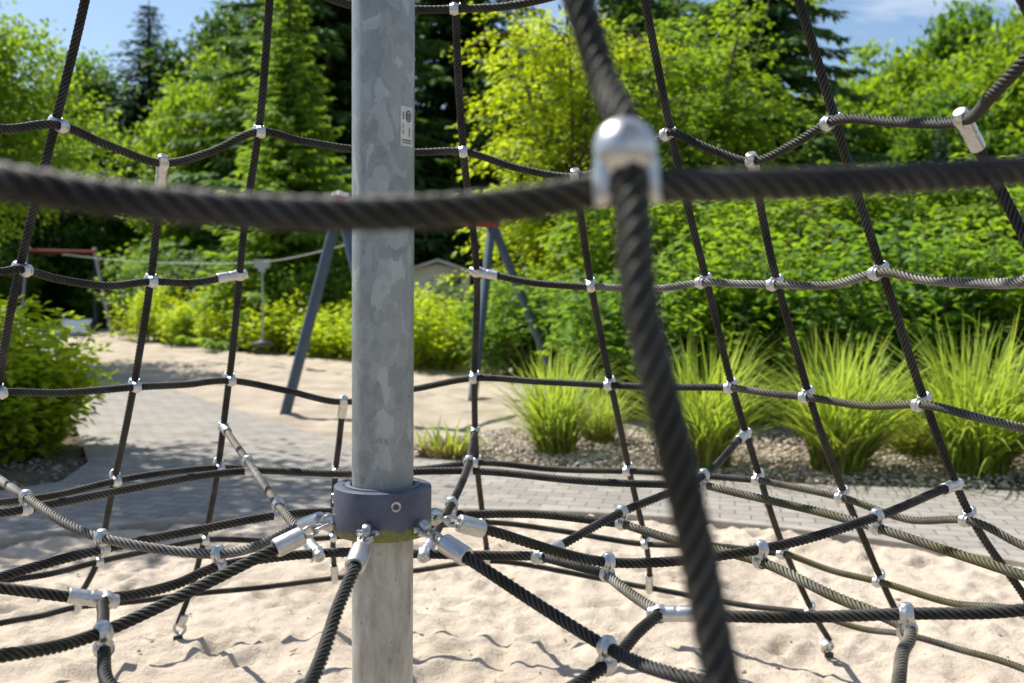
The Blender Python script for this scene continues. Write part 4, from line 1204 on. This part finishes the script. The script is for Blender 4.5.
for i, (px, Y, h, me, w, lab) in enumerate([
        (20, 36, 2.2, S_dk, 1.3, 'dark shrub behind the left leg of the far red-beamed frame'),
        (72, 37, 1.9, S_dk, 1.3, 'dark shrub behind the grey-blue platform'),
        (135, 33, 2.2, S_md, 1.1, 'mid-green shrub right of the far red-beamed frame'),
        (40, 39, 3.4, S_md, 1.4, 'taller mid-green shrub rising behind the far red beam'),
        (175, 30, 3.0, S_md, 1.2, 'mid-green shrub behind the far left end of the hedge'),
        (215, 27, 2.9, S_dk, 1.1, 'dark shrub behind the hedge, below the cable'),
        (262, 25, 2.5, S_md, .9, 'mid-green shrub behind the hanging cable seat'),
        (318, 22, 2.3, S_md, .8, 'mid-green shrub behind the hedge, beside the sloping blue leg'),
        (-25, 31, 3.2, S_md, 1.2, 'mid-green shrub at the far left edge beyond the sand')]):
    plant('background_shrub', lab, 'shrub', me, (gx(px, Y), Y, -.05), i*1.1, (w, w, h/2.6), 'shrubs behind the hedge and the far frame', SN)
plant('leafy_shrub', 'bushy shrub with yellow-green top beside the path at the left edge', 'shrub', shrub(59, 1.3, 1.5, M['leaf_yellow'], 230, 52, .10, .64, .5, .04), (-4.22, 7.9, -.03), 0, 1, None, SN)
plant('leafy_shrub', 'second bushy shrub at the left edge, behind the first one beside the path', 'shrub', shrub(60, 1.5, 1.4, M['leaf_yellow'], 130, 44, .08), (-5.6, 9.4, -.03), 0, 1, None, SN)

# --- tall striped grasses
def grass_clump(seed, H, spread, nb=620, straw=90):
    g = np.random.default_rng(seed)
    def blades(n, H, w0, lean, seed2):
        V, F, T = [], [], []
        ns = 7
        a = g.uniform(0, 6.28, n); q = np.sqrt(g.random(n)) * .21
        bx, by = q*np.cos(a), q*np.sin(a)
        Lh = H * g.uniform(.45, 1.15, n); ln = lean * g.uniform(.05, 1.25, n) * spread
        a2 = a + g.normal(0, .8, n)
        s = np.linspace(0, 1, ns)
        vb = g.normal(0, .28, n)
        curl = g.uniform(.0, .55, n) + np.clip(ln - .4, 0, .6)*.9
        for k in range(ns):
            t = s[k]
            out = ln * (t**1.7); z = Lh * (t - curl*.45*t**3.2)
            cx = bx + np.cos(a2)*out; cy = by + np.sin(a2)*out
            w = w0 * (1 - t**2.2)*(.5+.5*min(1, t*4)) + .0006
            V.append(np.stack([cx - np.sin(a2)*w, cy + np.cos(a2)*w, z], -1)); V.append(np.stack([cx + np.sin(a2)*w, cy - np.cos(a2)*w, z - .0], -1))
            band = .45 + .25*np.sin(t*Lh*30 + a*9) + vb 
            T.append(np.clip(band + g.normal(0, .12, n), 0, 1)); T.append(T[-1])
        V = np.stack(V, 1); T = np.stack(T, 1)          # n, 2ns
        I = np.arange(n*2*ns).reshape(n, 2*ns)
        Fc = np.concatenate([np.stack([I[:, 2*k], I[:, 2*k+1], I[:, 2*k+3], I[:, 2*k+2]], -1) for k in range(ns-1)])
        return V.reshape(-1, 3), Fc, T.ravel()
    v, f, t = blades(nb, H, .0105, .82, 0)
    m1 = leaf_mesh('blades', v, f, t, M['grass'])
    v, f, t = blades(straw*2, H*.5, .006, .55, 1)
    return m1, leaf_mesh('dry_stalks', v, f, t, M['straw'])
G = [grass_clump(71, 1.0, 1.05, 400), grass_clump(72, 1.0, 1.2, 500), grass_clump(73, 1.0, .95, 240)]
GN = ('blades', 'dry_stalks')
for i, (px, py, h, k, w, lab) in enumerate([
        (556, 452, .93, 0, .85, 'leftmost tall clump of striped grass, on the gravel right of the pole'),
        (600, 441, .62, 2, .7, 'small clump of striped grass tucked behind the leftmost tall clump'),
        (706, 466, 1.05, 1, .95, 'tall clump of striped grass partly behind the thick near rope'),
        (838, 470, 1.12, 1, 1.05, 'wide tall clump of striped grass between two upright net ropes'),
        (975, 472, 1.2, 1, 1.15, 'rightmost and tallest clump of striped grass on the gravel'),
        (916, 452, .7, 2, .9, 'short clump of striped grass behind the gap between the two right clumps'),
        (1090, 478, 1.15, 1, 1.1, 'clump of striped grass cut off by the right edge')]):
    p = at_z(px, py, 0)
    gr_ = plant('ornamental_grass', lab, 'grass clump', G[k], (p[0], p[1], -.01), i*1.7, (w*.9, w*.9, h), 'ornamental grasses in the gravel bed', GN)
    gr_.rotation_euler = ((-1)**i*.06, .05*((i*3) % 4 - 1.5), i*1.7)
p = at_z(447, 455, 0)
sm = grass_clump(74, .32, .45, 60, 150)
plant('grass_tuft', 'small half-dry grass tuft on the gravel edge just right of the pole', 'grass clump', sm, (p[0], p[1], -.01), 0, 1, None, GN)

# ------------------------------------------------------------------ cableway
M['leg_shaded'] = simple('shaded_blue_paint', (.010, .016, .025), .85, 0, 8, .12)  # tree shade put into the colour of the far frame's legs
M['red_shaded'] = simple('shaded_red_paint', (.15, .02, .014), .85, 0, 8, .15)  # beam red darkened likewise, its shade carried in the colour
def frame_thing(label, apexA, apexB, feetA, feetB, rl=.06, lm='leg', rm='red'):
    o = (np.asarray(feetA[0]) + np.asarray(feetB[0])) / 2; o[2] = 0
    t = thing('cableway_support', label, 'play frame', o, 0, 'frames of the cableway')
    d = unit(np.asarray(apexB) - np.asarray(apexA))
    b = MB(); b.tube([apexA - d*.10 - o, apexB + d*.10 - o], .062, 18); b.obj('beam', M[rm], t, True)
    for ap, feet in ((apexA, feetA), (apexB, feetB)):
        for f in feet:
            e = np.asarray(ap) + unit(np.asarray(f) - ap) * .07
            top = np.asarray(ap) - unit(np.asarray(f) - ap) * .09
            l = MB(); l.tube([top - o, np.asarray(f) - o - np.array([0, 0, .1])], rl, 16)
            lg = l.obj('leg', M[lm], t, True)
            c = MB(); dd = unit(top - f); c.tube([top - o, top + dd*.05 - o], rl*1.04, 16); c.obj('end_cap', M['white'], lg, True)
        c = MB(); c.tube([ap - d*.075 - o, ap + d*.075 - o], .082, 18); c.obj('joint_sleeve', M[rm], t, True)
    return t
aL = at_y(340, 205, 10.6); aR = at_y(492, 223, 13.4)
fL1 = at_z(283, 413, 0); fL2 = at_z(398, 425, 0); fR1 = at_z(472, 399, 0); fR2 = at_z(562, 388, 0)
frame_thing('near cableway frame with steel blue legs and red beam behind the pole', aL, aR, (fL1, fL2), (fR1, fR2))
bL = at_y(28, 251, 30); bR = at_y(95, 252.5, 30)
gl = [at_z(20, 335, 0), at_z(9, 333, 0), at_z(113, 337, 0), at_z(97, 332.5, 0)]
frame_thing('far cableway frame with a thin red beam at the far left of the sand', bL, bR, (gl[0], gl[1]), (gl[2], gl[3]), .055, 'leg_shaded', 'red_shaded')
# carrying cable with its sag, and the hanging seat
c0 = (bL + bR)/2 + np.array([0, 0, -.08]); c2 = (aL + aR)/2 + np.array([0, 0, -.09]); c1 = at_y(262, 262, 17.2)
cb_ = MB(); ce = (c0 + c2)/2; ce[2] = 0
cb_.tube(catmull([c0 - ce, (c0+c1)/2 - ce + np.array([0, 0, -.10]), c1 - ce, (c1+c2)/2 - ce + np.array([0, 0, -.05]), c2 - ce], .25), .010, 8)
tag(cb_.obj('cableway_cable', M['cable'], None, True, Matrix.Translation(Vector(ce))), 'thin pale sagging cable strung between the two cableway frames', 'cable')
st_ = thing('cable_seat', 'round black seat on a thin hanger below its grey trolley, in front of the hedge', 'swing seat', (c1[0], c1[1], 0))
trl = MB(); trl.box((0, 0, c1[2] - .03), (.26, .07, .15), None); trl.box((0, 0, c1[2] - .13), (.12, .06, .08)); trl.obj('trolley', M['cable'], st_)
hg = MB(); hg.tube([(0, 0, c1[2] - .15), (.01, 0, 1.1), (0, 0, .42)], .016, 10); hg.obj('hanger', M['cable'], st_, True)
se = MB(); se.lathe([(0, .34), (.10, .345), (.17, .36), (.185, .385), (.17, .41), (.08, .425), (.04, .46), (0, .47)], 28); se.obj('seat', M['rubber'], st_, True)
# grey-blue starting platform at the far end
pp = at_z(68, 337, 0)
pf_ = thing('start_platform', 'small grey-blue sloping platform on the far sand under the red beam', 'platform', (pp[0], pp[1] + .3, 0), .05)
b = MB()
b.add([(-.40, -.30, .06), (.40, -.30, .06), (.40, -.30, .10), (-.40, -.30, .10), (-.40, .35, .42), (.40, .35, .42), (.40, .35, .46), (-.40, .35, .46)],
      [(0, 1, 2, 3), (1, 5, 6, 2), (5, 4, 7, 6), (4, 0, 3, 7), (3, 2, 6, 7), (0, 4, 5, 1)])
b.obj('deck', M['ramp_blue'], pf_)
b = MB(); b.add([(-.38, -.28, 0), (.38, -.28, 0), (.38, .33, 0), (-.38, .33, 0), (-.38, -.28, .06), (.38, -.28, .06), (.38, .33, .41), (-.38, .33, .41)], [(0, 3, 2, 1), (0, 1, 5, 4), (1, 2, 6, 5), (2, 3, 7, 6), (3, 0, 4, 7), (4, 5, 6, 7)])
b.obj('base_box', M['ramp_blue'], pf_)
# pale shed far behind the pole
sy = 24.0; sx = gx(437, sy)
sd = thing('garden_shed', 'pale shed with a low gabled roof, seen just right of the pole', 'shed', (sx, sy, 0), R(6))
wE = hz(272, sy); wP = hz(262.5, sy)
b = MB(); hw = .78
b.add([(-hw, 0, 0), (hw, 0, 0), (hw, 0, wE), (0, 0, wP - .05), (-hw, 0, wE), (-hw, 3, 0), (hw, 3, 0), (hw, 3, wE), (0, 3, wP - .05), (-hw, 3, wE)],
      [(0, 1, 2, 3, 4), (9, 8, 7, 6, 5), (1, 6, 7, 2), (0, 4, 9, 5)])
b.obj('wall', M['shed_wall'], sd)
b = MB()
for sg in (-1, 1):
    n0 = np.array([sg*(hw + .22), -.25, wE - .10]); n1 = np.array([0, -.25, wP])
    q = [n0, n1, n1 + (0, 3.5, 0), n0 + (0, 3.5, 0)]
    b.add([*q, *[v + np.array([0, 0, .07]) for v in q]], [(0, 1, 2, 3), (7, 6, 5, 4), (0, 4, 5, 1), (1, 5, 6, 2), (2, 6, 7, 3), (3, 7, 4, 0)])
b.obj('roof', M['roof'], sd)
MB().box((.42, -.012, wE - .22), (.30, .03, .20)).obj('window', M['shed_dark'], sd)

# ------------------------------------------------------------------ light
SUN = np.array([-.615, .435, 1.0]); SUN = SUN / np.linalg.norm(SUN)
elev = math.asin(SUN[2]); rot = math.atan2(SUN[0], SUN[1])
w = bpy.data.worlds.new('World'); sc.world = w; w.use_nodes = True
nt = w.node_tree; bg = nt.nodes['Background']
sky = nt.nodes.new('ShaderNodeTexSky'); sky.sky_type = 'NISHITA'; sky.sun_disc = False
sky.sun_elevation = elev; sky.sun_rotation = rot; sky.air_density = 1.0; sky.dust_density = .6; sky.ozone_density = 2.2; sky.altitude = 100
# thin high cloud
tc = nt.nodes.new('ShaderNodeTexCoord'); mp = nt.nodes.new('ShaderNodeMapping'); nt.links.new(tc.outputs['Generated'], mp.inputs['Vector'])
mp.inputs['Scale'].default_value = (1.0, 1.0, 5.5); mp.inputs['Location'].default_value = (.35, .2, .6)
cf = noise(nt, mp.outputs[0], 3.2, 7, .6, .3)
cl = ramp(nt, cf, [(.44, (0, 0, 0)), (.70, (.7, .7, .7))])
sx_ = N(nt, 'ShaderNodeSeparateXYZ'); nt.links.new(tc.outputs['Generated'], sx_.inputs[0])
mr_ = N(nt, 'ShaderNodeMapRange'); nt.links.new(sx_.outputs[0], mr_.inputs[0]); mr_.inputs[1].default_value = -.15; mr_.inputs[2].default_value = .3
cm_ = N(nt, 'ShaderNodeMath', operation='MULTIPLY'); nt.links.new(cl, cm_.inputs[0]); nt.links.new(mr_.outputs[0], cm_.inputs[1])
cs_ = mixc(nt, cm_.outputs[0], sky.outputs[0], (8.5, 8.6, 8.8))
nt.links.new(cs_, bg.inputs['Color']); bg.inputs['Strength'].default_value = .095
ld = bpy.data.lights.new('sun', 'SUN'); ld.energy = 5.0; ld.angle = R(.53); ld.color = (1, .95, .87)
so = bpy.data.objects.new('sun', ld); COL.objects.link(so)
so.rotation_euler = Vector(-SUN).to_track_quat('-Z', 'Y').to_euler()

cam = bpy.data.cameras.new('camera'); co_ = bpy.data.objects.new('camera', cam); COL.objects.link(co_)
cam.sensor_width = 36; cam.lens = F_ * 36 / W_; cam.clip_end = 2000; cam.clip_start = .02
co_.location = CAM; co_.rotation_euler = (Matrix.Rotation(math.pi/2 - TILT, 3, 'X') @ Matrix.Rotation(ROLL, 3, 'Z')).to_euler()
cam.dof.use_dof = True; cam.dof.focus_distance = 2.2; cam.dof.aperture_fstop = 3.9; cam.dof.aperture_blades = 9
sc.camera = co_
sc.view_settings.view_transform = 'Standard'; sc.view_settings.look = 'None'; sc.view_settings.exposure = .62; sc.view_settings.gamma = 1
sc.render.engine = 'CYCLES'
sc.cycles.max_bounces = 8; sc.cycles.transparent_max_bounces = 4
sc.cycles.use_denoising = True
